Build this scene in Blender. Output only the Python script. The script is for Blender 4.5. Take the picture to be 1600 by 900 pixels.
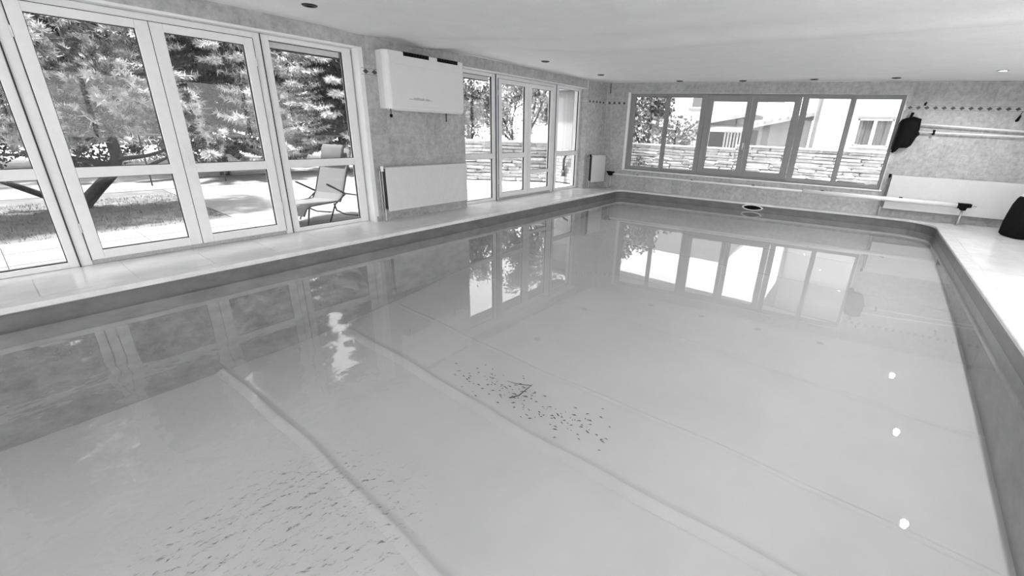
import bpy, bmesh, math, random
import numpy as np
from mathutils import Vector, Matrix

# ------------------------------------------------------------------ clear
for o in list(bpy.data.objects): bpy.data.objects.remove(o, do_unlink=True)
scene = bpy.context.scene
COL = scene.collection
R = math.radians
random.seed(7); np.random.seed(7)

# ------------------------------------------------------------------ camera
CAM_H = 1.55
def cam_axes(yaw, pitch, roll):
    cy, sy = math.cos(yaw), math.sin(yaw)
    f = Vector((sy*math.cos(pitch), cy*math.cos(pitch), -math.sin(pitch)))
    r = Vector((cy, -sy, 0)); d = f.cross(r)
    r2 = math.cos(roll)*r + math.sin(roll)*d
    d2 = -math.sin(roll)*r + math.cos(roll)*d
    return r2, d2, f
r_, d_, f_ = cam_axes(-0.6179265, 0.3440287, -0.0418586)
cam_data = bpy.data.cameras.new('camera')
cam = bpy.data.objects.new('camera', cam_data); COL.objects.link(cam)
M = Matrix.Identity(4)
for i in range(3):
    M[i][0] = r_[i]; M[i][1] = -d_[i]; M[i][2] = -f_[i]
M[2][3] = CAM_H
cam.matrix_world = M
cam_data.sensor_width = 36; cam_data.sensor_fit = 'HORIZONTAL'
cam_data.lens = 651.7/1600*36
cam_data.shift_x = (800-865.74)/1600
cam_data.shift_y = (431.12-450)/1600
cam_data.clip_start = 0.02; cam_data.clip_end = 400
scene.camera = cam

# ------------------------------------------------------------------ world, sun, exposure
SKY = 0.9
SUN = 3.6
LAMP_W = 22.0
world = bpy.data.worlds.new('world'); scene.world = world
world.use_nodes = True
bg = world.node_tree.nodes['Background']
bg.inputs[0].default_value = (1, 1, 1, 1); bg.inputs[1].default_value = SKY
sun_data = bpy.data.lights.new('sun', 'SUN'); sun_data.energy = SUN; sun_data.angle = R(3)
sun = bpy.data.objects.new('sun', sun_data); COL.objects.link(sun)
sun.rotation_euler = Vector((-0.13, -0.24, 0.96)).to_track_quat('Z', 'Y').to_euler()
sun.location = (-14, -8, 20)
vs = scene.view_settings
vs.view_transform = 'Standard'; vs.look = 'None'; vs.gamma = 1.0; vs.use_curve_mapping = False
vs.exposure = 2.42

# ------------------------------------------------------------------ helpers: materials
MATS = {}
def mat(name, v, rough=0.6, noise=0.0, nscale=8.0, rnd=0.0, bump=0.0, bscale=60.0, spec=0.4, metal=0.0, emit=0.0, detail=4.0, stretch=None):
    """Grey procedural material: noise tone variation, per-object tone, fine relief."""
    m = bpy.data.materials.new(name); m.use_nodes = True
    nt = m.node_tree; b = nt.nodes['Principled BSDF']
    b.inputs['Roughness'].default_value = rough
    b.inputs['Specular IOR Level'].default_value = spec
    b.inputs['Metallic'].default_value = metal
    b.inputs['Base Color'].default_value = (v, v, v, 1)
    geo = nt.nodes.new('ShaderNodeNewGeometry')
    vec = geo.outputs['Position']
    if stretch:
        mp = nt.nodes.new('ShaderNodeMapping'); mp.inputs['Scale'].default_value = stretch
        nt.links.new(vec, mp.inputs[0]); vec = mp.outputs[0]
    if noise or rnd:
        val = None
        if noise:
            n = nt.nodes.new('ShaderNodeTexNoise'); n.inputs['Scale'].default_value = nscale
            n.inputs['Detail'].default_value = detail; n.inputs['Roughness'].default_value = 0.65
            nt.links.new(vec, n.inputs['Vector'])
            mr = nt.nodes.new('ShaderNodeMapRange')
            mr.inputs[1].default_value = 0.3; mr.inputs[2].default_value = 0.7
            mr.inputs[3].default_value = v*(1-noise); mr.inputs[4].default_value = v*(1+noise)
            nt.links.new(n.outputs[0], mr.inputs[0]); val = mr.outputs[0]
        if rnd:
            oi = nt.nodes.new('ShaderNodeObjectInfo')
            m2 = nt.nodes.new('ShaderNodeMapRange')
            m2.inputs[3].default_value = 1-rnd; m2.inputs[4].default_value = 1+rnd
            nt.links.new(oi.outputs['Random'], m2.inputs[0])
            mu = nt.nodes.new('ShaderNodeMath'); mu.operation = 'MULTIPLY'
            nt.links.new(m2.outputs[0], mu.inputs[0])
            if val is None: mu.inputs[1].default_value = v
            else: nt.links.new(val, mu.inputs[1])
            val = mu.outputs[0]
        nt.links.new(val, b.inputs['Base Color'])
    if bump:
        n2 = nt.nodes.new('ShaderNodeTexNoise'); n2.inputs['Scale'].default_value = bscale
        n2.inputs['Detail'].default_value = 3
        nt.links.new(vec, n2.inputs['Vector'])
        bp = nt.nodes.new('ShaderNodeBump'); bp.inputs['Strength'].default_value = bump
        bp.inputs['Distance'].default_value = 0.02
        nt.links.new(n2.outputs[0], bp.inputs['Height']); nt.links.new(bp.outputs[0], b.inputs['Normal'])
    if emit:
        b.inputs['Emission Color'].default_value = (1, 1, 1, 1); b.inputs['Emission Strength'].default_value = emit
    MATS[name] = m
    return m

def glass_mat(name, ior, tint, bump=None):
    m = bpy.data.materials.new(name); m.use_nodes = True
    nt = m.node_tree; nt.nodes.remove(nt.nodes['Principled BSDF'])
    out = nt.nodes['Material Output']
    t = nt.nodes.new('ShaderNodeBsdfTransparent'); t.inputs[0].default_value = (tint, tint, tint, 1)
    g = nt.nodes.new('ShaderNodeBsdfGlossy'); g.inputs['Roughness'].default_value = 0.0
    g.inputs[0].default_value = (1, 1, 1, 1)
    fr = nt.nodes.new('ShaderNodeFresnel')
    # same reflectance on both faces of a thin sheet: undo the inversion made on back faces
    gg = nt.nodes.new('ShaderNodeNewGeometry'); io = nt.nodes.new('ShaderNodeMapRange')
    io.inputs[3].default_value = ior; io.inputs[4].default_value = 1.0/ior
    nt.links.new(gg.outputs['Backfacing'], io.inputs[0]); nt.links.new(io.outputs[0], fr.inputs[0])
    mx = nt.nodes.new('ShaderNodeMixShader')
    nt.links.new(fr.outputs[0], mx.inputs[0]); nt.links.new(t.outputs[0], mx.inputs[1]); nt.links.new(g.outputs[0], mx.inputs[2])
    nt.links.new(mx.outputs[0], out.inputs[0])
    MATS[name] = m
    return m, nt, g, fr

mat('tile', 0.41, 0.35, noise=0.26, nscale=13, rnd=0.07, bump=0.08, bscale=40, detail=8)
mat('grout', 0.42, 0.8, noise=0.1)
mat('border', 0.46, 0.4, noise=0.15, nscale=20)
mat('border_dark', 0.07, 0.4, noise=0.3, nscale=50)
mat('plaster_white', 0.80, 0.6, noise=0.04, nscale=5)
mat('ceiling_white', 0.80, 0.8, noise=0.035, nscale=3.0, bump=0.25, bscale=55, detail=8)
mat('frame_white', 0.78, 0.35, noise=0.03, nscale=12)
mat('frame_backlit', 0.25, 0.4, noise=0.06, nscale=12)  # far window frames: their backlit shade is put into this darker colour
mat('gasket', 0.03, 0.6, noise=0.1)
mat('sill_white', 0.82, 0.3, noise=0.03)
mat('marble', 0.72, 0.16, noise=0.10, nscale=3.5, rnd=0.04, detail=8, spec=0.5, stretch=(1, 0.5, 1))
mat('coping', 0.66, 0.25, noise=0.10, nscale=5, rnd=0.04)
mat('liner_band', 0.14, 0.35, noise=0.18, nscale=4, bump=0.1, bscale=3, stretch=(1, 1, 2))
mat('liner_wall', 0.28, 0.35, noise=0.18, nscale=4, bump=0.1, bscale=3, stretch=(1, 1, 2))
mat('liner_floor', 0.47, 0.6, noise=0.05, nscale=1.2, detail=8)
mat('heater_white', 0.72, 0.4, noise=0.02, nscale=6)
mat('heater_grey', 0.45, 0.5, noise=0.2, nscale=60)
mat('radiator_white', 0.64, 0.35, noise=0.03, nscale=10)
mat('black', 0.006, 0.8, noise=0.3, nscale=20, spec=0.1)
mat('dark_metal', 0.05, 0.4, noise=0.1, metal=0.4)
mat('steel', 0.6, 0.3, noise=0.05, metal=0.8)
mat('pole_white', 0.80, 0.3, noise=0.02)
mat('lamp_ring', 0.02, 0.4, noise=0.1)
mat('lamp_lens', 0.02, 0.2, noise=0.1)
mat('lamp_lit', 0.9, 0.3, noise=0.01, emit=60.0)
mat('render_white', 0.32, 0.85, noise=0.05, nscale=2, bump=0.1)
mat('render_grey', 0.15, 0.9, noise=0.15, nscale=2.5, bump=0.2, bscale=20)
mat('roof_light', 0.2, 0.8, noise=0.12, nscale=6)
mat('roof_sheet', 0.16, 0.7, noise=0.12, nscale=6)
mat('timber_dark', 0.03, 0.8, noise=0.3, nscale=10)
mat('timber_pale', 0.3, 0.7, noise=0.15, nscale=10)
mat('curtain', 0.13, 0.9, noise=0.25, nscale=5, stretch=(4, 4, 0.6))
mat('stone', 0.37, 0.9, noise=0.2, nscale=7, rnd=0.10, bump=0.5, bscale=25, detail=6)
mat('mortar', 0.12, 0.95, noise=0.1)
mat('paving', 0.15, 0.8, noise=0.12, nscale=4, rnd=0.06, bump=0.15)
mat('lawn', 0.09, 0.95, noise=0.4, nscale=3, detail=8)
mat('grass', 0.10, 0.8, noise=0.3, nscale=4)
mat('gravel', 0.42, 0.95, noise=0.3, nscale=3)  # outside ground, tone raised so it bounces daylight into the room
mat('bark', 0.045, 0.9, noise=0.3, nscale=20, bump=0.4)
mat('pine', 0.13, 0.7, noise=0.5, nscale=5)
mat('pine_new', 0.50, 0.7, noise=0.3, nscale=5)
mat('spruce', 0.055, 0.7, noise=0.4, nscale=2.0)
mat('spruce_tip', 0.42, 0.7, noise=0.35, nscale=2.5)
mat('leaf', 0.06, 0.6, noise=0.5, nscale=3)
mat('leaf_pale', 0.34, 0.6, noise=0.35, nscale=3)
mat('blossom', 0.5, 0.7, noise=0.1)
mat('fabric', 0.10, 0.85, noise=0.06, nscale=30)
mat('cushion', 0.08, 0.9, noise=0.08, nscale=20)
mat('debris', 0.05, 0.9, noise=0.4, nscale=30)
mat('white_trim', 0.85, 0.4, noise=0.02)
glass_mat('glass', 1.35, 0.97)

# water: clear surface, Fresnel mirror on top, ripples near the inlet by the camera
wm, wnt, wg, wfr = glass_mat('water', 1.33, 0.93)
geo = wnt.nodes.new('ShaderNodeNewGeometry')
def ripple(center, rad, scale, strength, prev=None, dist=0.02):
    sub = wnt.nodes.new('ShaderNodeVectorMath'); sub.operation = 'DISTANCE'
    sub.inputs[1].default_value = center
    wnt.links.new(geo.outputs['Position'], sub.inputs[0])
    mr = wnt.nodes.new('ShaderNodeMapRange'); mr.interpolation_type = 'SMOOTHSTEP'
    mr.inputs[1].default_value = rad*0.35; mr.inputs[2].default_value = rad
    mr.inputs[3].default_value = 1.0; mr.inputs[4].default_value = 0.0
    wnt.links.new(sub.outputs['Value'], mr.inputs[0])
    n = wnt.nodes.new('ShaderNodeTexNoise'); n.inputs['Scale'].default_value = scale; n.inputs['Detail'].default_value = 2
    wnt.links.new(geo.outputs['Position'], n.inputs['Vector'])
    mu = wnt.nodes.new('ShaderNodeMath'); mu.operation = 'MULTIPLY'
    wnt.links.new(mr.outputs[0], mu.inputs[0]); wnt.links.new(n.outputs[0], mu.inputs[1])
    bp = wnt.nodes.new('ShaderNodeBump'); bp.inputs['Strength'].default_value = strength; bp.inputs['Distance'].default_value = dist
    wnt.links.new(mu.outputs[0], bp.inputs['Height'])
    if prev: wnt.links.new(prev.outputs[0], bp.inputs['Normal'])
    return bp
b1 = ripple((-1.55, 0.38, -0.19), 0.9, 22.0, 1.0, dist=0.05)
b2 = ripple((-2.2, -0.6, -0.19), 2.6, 6.0, 0.35, b1)
b3 = ripple((-2.0, 5.0, -0.19), 40.0, 1.1, 0.03, b2)
wnt.links.new(b3.outputs[0], wg.inputs['Normal']); wnt.links.new(b3.outputs[0], wfr.inputs['Normal'])

# ------------------------------------------------------------------ helpers: objects
def link(name, me, m=None, parent=None, loc=None, rotz=None):
    o = bpy.data.objects.new(name, me); COL.objects.link(o)
    if m and me and not me.materials: me.materials.append(MATS[m])
    if parent is not None: o.parent = parent
    if loc is not None: o.location = loc
    if rotz is not None: o.rotation_euler = (0, 0, rotz)
    return o
def tag(o, label=None, cat=None, group=None, kind=None):
    if label: o['label'] = label
    if cat: o['category'] = cat
    if group: o['group'] = group
    if kind: o['kind'] = kind
    return o
def thing(name, label, cat, loc=(0, 0, 0), rotz=0.0, group=None, kind=None):
    return tag(link(name, None, None, None, loc, rotz), label, cat, group, kind)

class MB:
    def __init__(s): s.v = []; s.f = []
    def add(s, vs, fs):
        k = len(s.v); s.v += [tuple(p) for p in vs]; s.f += [tuple(i+k for i in f) for f in fs]; return s
    def box(s, x0, x1, y0, y1, z0, z1):
        x0, x1 = min(x0, x1), max(x0, x1); y0, y1 = min(y0, y1), max(y0, y1); z0, z1 = min(z0, z1), max(z0, z1)
        return s.add([(x0,y0,z0),(x1,y0,z0),(x1,y1,z0),(x0,y1,z0),(x0,y0,z1),(x1,y0,z1),(x1,y1,z1),(x0,y1,z1)],
              [(3,2,1,0),(4,5,6,7),(0,1,5,4),(1,2,6,5),(2,3,7,6),(3,0,4,7)])
    def tube(s, pts, r, n=10, cap=True):
        pts = [Vector(p) for p in pts]; rr = r if isinstance(r, (list, tuple)) else [r]*len(pts)
        k0 = len(s.v); prev = None
        for i, p in enumerate(pts):
            t = (pts[min(i+1, len(pts)-1)] - pts[max(i-1, 0)]).normalized()
            if prev is None:
                a = t.orthogonal().normalized()
            else:
                a = (prev - t*prev.dot(t)).normalized()
            prev = a; b = t.cross(a)
            for j in range(n):
                an = 2*math.pi*j/n
                s.v.append(tuple(p + (a*math.cos(an) + b*math.sin(an))*rr[i]))
        for i in range(len(pts)-1):
            for j in range(n):
                a0 = k0+i*n+j; a1 = k0+i*n+(j+1) % n
                s.f.append((a0, a1, a1+n, a0+n))
        if cap:
            s.f.append(tuple(k0+j for j in reversed(range(n))))
            s.f.append(tuple(k0+(len(pts)-1)*n+j for j in range(n)))
        return s
    def prism(s, poly, axis, a0, a1):
        """poly: 2-D points; axis 'x','y','z' extrusion from a0 to a1."""
        def P(p, a):
            return {'x': (a, p[0], p[1]), 'y': (p[0], a, p[1]), 'z': (p[0], p[1], a)}[axis]
        n = len(poly); vs = [P(p, a0) for p in poly] + [P(p, a1) for p in poly]
        fs = [tuple(range(n)), tuple(reversed(range(n, 2*n)))] + [(i, i+n, (i+1) % n+n, (i+1) % n) for i in range(n)]
        return s.add(vs, fs)
    def lathe(s, prof, n=20, c=(0, 0)):
        k0 = len(s.v)
        for (r, z) in prof:
            for j in range(n):
                an = 2*math.pi*j/n; s.v.append((c[0]+r*math.cos(an), c[1]+r*math.sin(an), z))
        for i in range(len(prof)-1):
            for j in range(n):
                a0 = k0+i*n+j; a1 = k0+i*n+(j+1) % n
                s.f.append((a0, a1, a1+n, a0+n))
        s.f.append(tuple(k0+j for j in reversed(range(n))))
        s.f.append(tuple(k0+(len(prof)-1)*n+j for j in range(n)))
        return s
    def mesh(s, name, smooth=False, fix=True):
        me = bpy.data.meshes.new(name); me.from_pydata(s.v, [], s.f); me.update()
        if fix:
            bm = bmesh.new(); bm.from_mesh(me); bmesh.ops.recalc_face_normals(bm, faces=bm.faces); bm.to_mesh(me); bm.free()
        if smooth:
            for p in me.polygons: p.use_smooth = True
        return me
    def build(s, name, m, parent=None, loc=None, rotz=None, bevel=0.0, smooth=False, seg=2):
        o = link(name, s.mesh(name, smooth), m, parent, loc, rotz)
        if bevel:
            b = o.modifiers.new('bevel', 'BEVEL'); b.width = bevel; b.segments = seg; b.limit_method = 'ANGLE'
        return o

class Frame:
    """A wall's own axes: u along the wall, negative y into the room, z up."""
    def __init__(s, x, y, rot): s.o = Vector((x, y, 0)); s.rot = rot
    def at(s, u, off=0.0, z=0.0):
        return s.o + Vector((math.cos(s.rot)*u - math.sin(s.rot)*off, math.sin(s.rot)*u + math.cos(s.rot)*off, z))

ANG = 0.1661234
FAR = Frame(-6.0, 10.45, ANG)
XW = -6.12; XF = -6.30
LEFT = Frame(XW, 0.0, math.pi/2)
E0 = Vector((-6.085, 9.72, 0)); E1 = Vector((-5.96, 10.457, 0))
ENDF = Frame(E0.x, E0.y, math.atan2(E1.y-E0.y, E1.x-E0.x)); END_L = (E1-E0).length
CEIL = 2.67
WATER = -0.19
XE, XR = -5.335, 1.383            # pool edges left and right
ROOM_R, ROOM_B = 3.3, -3.4        # right wall and wall behind the camera

# ------------------------------------------------------------------ pool outline
def pool_outline(inset=0.0, y0=-2.5):
    """counter-clockwise outline; inset > 0 grows it outwards."""
    xl, xr, yb = XE-inset, XR+inset, y0-inset
    off = -0.14+inset
    def fy(x): # far edge line
        p = FAR.at(0, off); return p.y + (x-p.x)*math.tan(ANG)
    pts = [(xl, yb), (xr, yb)]
    def corner(cx, cy, r, a0, a1, n=8):
        return [(cx+r*math.cos(a0+(a1-a0)*i/n), cy+r*math.sin(a0+(a1-a0)*i/n)) for i in range(n+1)]
    rr = 0.55+inset
    cx = xr-rr; cy = fy(cx) - rr/math.cos(ANG)
    pts += corner(cx, cy, rr, 0, math.pi/2+ANG)
    rl = 0.28+inset
    cx = xl+rl; cy = fy(cx) - rl/math.cos(ANG)
    pts += corner(cx, cy, rl, math.pi/2+ANG, math.pi)
    return pts

def floor_z(y):
    ys = [-3, 2.0, 3.35, 5.2, 7.1, 9.9, 12.5]; zs = [-1.25, -1.18, -1.06, -0.83, -0.63, -0.45, -0.42]
    return float(np.interp(y, ys, zs))

# ------------------------------------------------------------------ STRUCTURE: deck floor
outer_left = XF-0.12
room_poly = [(outer_left, ROOM_B), (ROOM_R, ROOM_B), (ROOM_R, FAR.at((ROOM_R+6)/math.cos(ANG)).y), (-5.96, 10.457), (E0.x, E0.y), (outer_left, E0.y)]
def ring_mesh(name, outer, inner, z):
    bm = bmesh.new()
    eds = []
    for loop in (outer, inner):
        vs = [bm.verts.new((x, y, z)) for x, y in loop]
        eds += [bm.edges.new((vs[i], vs[(i+1) % len(vs)])) for i in range(len(vs))]
    bmesh.ops.triangle_fill(bm, edges=eds, use_beauty=True)
    for f in bm.faces:
        if f.normal.z < 0: f.normal_flip()
    me = bpy.data.meshes.new(name); bm.to_mesh(me); bm.free(); return me
cop_in = pool_outline(0.0); cop_out = pool_outline(0.13)
floor = link('floor', ring_mesh('floor', room_poly, pool_outline(0.10), -0.004), 'marble')
tag(floor, 'pale polished stone deck running around the pool', 'floor', kind='structure')
# marble slabs of the deck, one object each
def slab(x0, x1, y0, y1, name='slab', m='marble', parent=None, z1=0.0, z0=-0.03, g=0.003):
    return MB().box(x0+g, x1-g, y0+g, y1-g, z0, z1).build(name, m, parent)
y = -3.0
while y < 9.55:
    slab(outer_left+0.02, XE-0.14, y, min(y+0.62, 9.68), parent=floor); y += 0.62
y = -3.3
while y < 10.4:
    for x in (XR+0.14, XR+0.14+0.6, XR+0.14+1.2):
        slab(x, min(x+0.6, ROOM_R-0.02), y, y+0.6, parent=floor)
    y += 0.6
# coping stones following the rounded pool edge
def resample(poly, step):
    n = len(poly); out = []
    for i in range(n):
        a, b = Vector(poly[i]), Vector(poly[(i+1) % n]); L = (b-a).length; k = max(1, round(L/step))
        for j in range(k): out.append((a+(b-a)*j/k, i, j/k))
    return out
ri = resample(cop_in, 0.7)
def outer_pt(i, t):
    a, b = Vector(cop_out[i]), Vector(cop_out[(i+1) % len(cop_out)]); return a+(b-a)*t
ringp = [(p, outer_pt(i, t)) for p, i, t in ri]
# group short arc pieces into stones of about 0.6 m
stones = []; cur = [ringp[0]]; acc = 0
for k in range(1, len(ringp)+1):
    nx = ringp[k % len(ringp)]; acc += (nx[0]-cur[-1][0]).length; cur.append(nx)
    if acc > 0.5 or k == len(ringp): stones.append(cur); cur = [nx]; acc = 0
for st in stones:
    mb = MB(); n = len(st)
    prof = [(-0.025, -0.012), (-0.018, -0.003), (-0.006, 0.001), (1.0, 0.001), (1.0, -0.05), (-0.018, -0.05), (-0.025, -0.042)]
    sec = []
    for (pi, po) in st:
        d = (po-pi).normalized(); w = (po-pi).length
        sec.append([((pi + d*(s if s <= 0.5 else w)).x, (pi + d*(s if s <= 0.5 else w)).y, z) for s, z in prof])
    m_ = len(prof)
    for srow in sec: mb.v += srow
    for i in range(n-1):
        for j in range(m_):
            mb.f.append((i*m_+j, i*m_+(j+1) % m_, (i+1)*m_+(j+1) % m_, (i+1)*m_+j))
    mb.f.append(tuple(range(m_))); mb.f.append(tuple((n-1)*m_+j for j in reversed(range(m_))))
    mb.build('coping_stone', 'coping', floor)

# ------------------------------------------------------------------ POOL basin and water
basin = thing('pool_basin', 'indoor swimming pool basin lined with pale floor sheet and darker walls', 'pool', (0, 0, 0))
mb = MB(); o_ = pool_outline(0.0); n = len(o_)
for nm_, za_, zb_ in (('liner_band', -0.045, -0.215), ('liner_wall', -0.215, -1.5)):
    mb = MB()
    mb.v = [(x, y, za_) for x, y in o_] + [(x, y, zb_) for x, y in o_]
    mb.f = [(i, (i+1) % n, (i+1) % n+n, i+n) for i in range(n)]
    me = mb.mesh(nm_, fix=False); me.flip_normals()
    link(nm_, me, nm_, basin)
ysg = np.linspace(-2.52, 11.6, 71); xsg = np.linspace(XE-0.01, XR+0.01, 30)
mb = MB()
for yy in ysg:
    for xx in xsg:
        mb.v.append((xx, yy, floor_z(yy) + 0.006*math.sin(xx*1.7+yy*0.9)))
W_ = len(xsg)
mb.f = [(j*W_+i, j*W_+i+1, (j+1)*W_+i+1, (j+1)*W_+i) for j in range(len(ysg)-1) for i in range(W_-1)]
link('pool_floor', mb.mesh('pool_floor', True), 'liner_floor', basin)
for k, (sy, w, hgt) in enumerate([(1.16, 0.075, 0.032), (2.47, 0.085, 0.036), (3.30, 0.035, 0.010), (4.72, 0.04, 0.014), (6.0, 0.03, 0.008), (7.4, 0.03, 0.008), (8.8, 0.03, 0.008)]):
    mb = MB(); N = 60; prof = [(-w, 0.0), (-w*0.5, 0.65), (-w*.1, 1.0), (w*.15, 0.9), (w*0.4, 0.1), (w, 0.0)]
    for i in range(N+1):
        x = XE + (XR-XE)*i/N; yc = sy + 0.02*math.sin(x*1.3+k) + 0.008*math.sin(x*5+k*2)
        for (dy, hz) in prof: mb.v.append((x, yc+dy, floor_z(yc+dy)+0.006*math.sin(x*1.7+(yc+dy)*0.9)+0.001+hz*hgt))
    q = len(prof)
    mb.f = [(i*q+j, (i+1)*q+j, (i+1)*q+j+1, i*q+j+1) for i in range(N) for j in range(q-1)]
    o = link('liner_seam', mb.mesh('liner_seam', True), 'liner_floor', basin)
# skimmer mouth in the far pool wall: lens-shaped opening with a light rim
sk = FAR.at(4.02, -0.155, -0.105)
skim = link('skimmer', None, None, basin, sk, ANG)
def lens(w, h, n=12):
    return [(w*math.cos(a), h*math.sin(a)*abs(math.sin(a))**0.35) for a in [2*math.pi*i/(2*n) for i in range(2*n)]]
MB().prism(lens(0.235, 0.072), 'y', -0.008, 0.012).build('skimmer_rim', 'steel', skim)
MB().prism(lens(0.20, 0.052), 'y', -0.014, 0.0).build('skimmer_mouth', 'black', skim)

wo = pool_outline(0.0)
me = bpy.data.meshes.new('pool_water')
me.from_pydata([(x, y, WATER) for x, y in wo], [], [tuple(range(len(wo)))]); me.update()
water = link('pool_water', me, 'water')
tag(water, 'clear still pool water mirroring the windows', 'water', kind='stuff')

# leaf litter lying on the pool floor
lit = MB()
rl = random.Random(5)
for k in range(150):
    t = rl.random(); cx = -3.15+1.75*t+rl.gauss(0, 0.10); cy = 2.74+0.10*t+rl.gauss(0, 0.11)
    z = floor_z(cy)+0.012
    a = rl.uniform(-0.5, 0.7); L = rl.uniform(0.006, 0.032); w = rl.uniform(0.002, 0.006)
    dx, dy = math.cos(a)*L, math.sin(a)*L; px, py = -math.sin(a)*w, math.cos(a)*w
    lit.add([(cx-dx, cy-dy, z), (cx+px, cy+py, z+0.008), (cx+dx, cy+dy, z+0.002), (cx-px, cy-py, z+0.004)], [(0, 1, 2), (0, 2, 3), (0, 3, 1), (1, 3, 2)])
lt = lit.build('leaf_litter', 'debris')
tag(lt, 'scattered dark leaf and twig litter on the pool floor', 'litter', kind='stuff')
tw = MB(); zt = floor_z(2.8)+0.02
tw.tube([(-2.42, 2.70, zt), (-2.36, 2.78, zt+0.01), (-2.36, 2.93, zt+0.02), (-2.37, 3.02, zt+0.01)], [0.006, 0.006, 0.004, 0.002], 6)
tw.tube([(-2.37, 3.0, zt+0.01), (-2.50, 2.93, zt+0.01), (-2.62, 2.90, zt+0.01)], [0.003, 0.003, 0.0015], 6)
tag(tw.build('twig', 'debris'), 'bent dark twig sunk on the pool floor among leaf litter', 'twig')

# ------------------------------------------------------------------ ceiling
def ceil_z(x, y):
    yr = np.interp(x, [-6.2, -5.4, -3.6, 3.4], [4.5, 4.8, 5.95, 6.05])
    z = CEIL - 0.050*math.exp(-((y-yr)/0.30)**2) - 0.030*math.exp(-((y-yr+0.9)/0.35)**2)
    z += 0.012*math.sin(0.9*x+0.7*y)*math.sin(1.3*y-0.4*x) + 0.007*math.sin(3.1*y+0.6*x+math.sin(1.2*x))
    if y < 4.5 and x < -4: z -= 0.0
    return z
mb = MB(); xs = np.linspace(-6.5, ROOM_R+0.1, 50); ys = np.linspace(ROOM_B-0.1, 12.5, 150)
for yy in ys:
    for xx in xs: mb.v.append((xx, yy, ceil_z(xx, yy)))
W_ = len(xs)
mb.f = [(j*W_+i, (j+1)*W_+i, (j+1)*W_+i+1, j*W_+i+1) for j in range(len(ys)-1) for i in range(W_-1)]
ceiling = link('ceiling', mb.mesh('ceiling', True, fix=False), 'ceiling_white')
tag(ceiling, 'uneven white plaster ceiling with soft folds above the pool', 'ceiling', kind='structure')
roof = MB().prism([(-7.35, ROOM_B-0.2), (ROOM_R+0.2, ROOM_B-0.2), (ROOM_R+0.2, 12.35), (-7.35, 10.55)], 'z', 2.76, 2.95).build('roof_slab', 'render_white')  # left eave, out of view, lengthened to keep sun off the deck
tag(roof, 'flat roof slab over the pool hall', 'roof', kind='structure')

# ------------------------------------------------------------------ walls
# left glazed wall: posts and header with openings for the two groups of doors
G1a, G1b = -0.64, 3.649
G2a, G2b = 5.58, 9.72
HEAD = 2.47
mb = MB()
mb.box(XW, -6.50, ROOM_B, G1a, -0.1, 2.78)
mb.box(XW, -6.50, G1b, G2a, -0.1, 2.78)
mb.box(XW, -6.50, G1a, G1b, HEAD, 2.78)
mb.box(XW, -6.50, G2a, G2b, HEAD, 2.78)
mb.v += []
mb.prism([(-6.50, E0.y), (E0.x, E0.y), (E1.x, E1.y), (-5.9, 10.72), (-6.50, 10.62)], 'z', -0.1, 2.78)
wall_left = mb.build('wall_left', 'plaster_white')
tag(wall_left, 'tiled wall on the left with two wide glazed door openings', 'wall', kind='structure')
# far wall with the long window opening
WU0, WU1, WZ0, WZ1 = 0.683, 6.422, 0.538, 2.427
UEND = (ROOM_R+6)/math.cos(ANG)+0.1
mb = MB()
mb.box(0.03, WU0, 0, 0.30, -0.1, 2.78); mb.box(WU1, UEND, 0, 0.30, -0.1, 2.78)
mb.box(WU0, WU1, 0, 0.30, -0.1, WZ0); mb.box(WU0, WU1, 0, 0.30, WZ1, 2.78)
wall_far = mb.build('wall_far', 'plaster_white', None, FAR.o, ANG)
tag(wall_far, 'tiled wall at the far end around the long window', 'wall', kind='structure')
# walls out of view: to the right and behind, each with a band of windows letting daylight in
RW = [(-2.6, 0.2), (0.8, 3.6), (4.2, 7.0)]; RZ0, RZ1 = 0.75, 2.40
mb = MB(); prev = ROOM_B-0.2
for (a, b) in RW: mb.box(ROOM_R, ROOM_R+0.2, prev, a, -0.1, 2.78); mb.box(ROOM_R, ROOM_R+0.2, a, b, -0.1, RZ0); mb.box(ROOM_R, ROOM_R+0.2, a, b, RZ1, 2.78); prev = b
mb.box(ROOM_R, ROOM_R+0.2, prev, 12.1, -0.1, 2.78)
wall_right = mb.build('wall_right', 'plaster_white')
tag(wall_right, 'white wall along the right hand deck with three windows', 'wall', kind='structure')
BW = [(-6.0, -3.1), (-2.9, -0.0), (0.2, 3.1)]
mb = MB(); prev = -6.5
for (a, b) in BW: mb.box(prev, a, ROOM_B-0.2, ROOM_B, -0.1, 2.78); mb.box(a, b, ROOM_B-0.2, ROOM_B, -0.1, RZ0-0.6); mb.box(a, b, ROOM_B-0.2, ROOM_B, RZ1, 2.78); prev = b
mb.box(prev, ROOM_R, ROOM_B-0.2, ROOM_B, -0.1, 2.78)
wall_back = mb.build('wall_back', 'plaster_white')
tag(wall_back, 'white wall behind the near end of the pool with three windows', 'wall', kind='structure')

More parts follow.
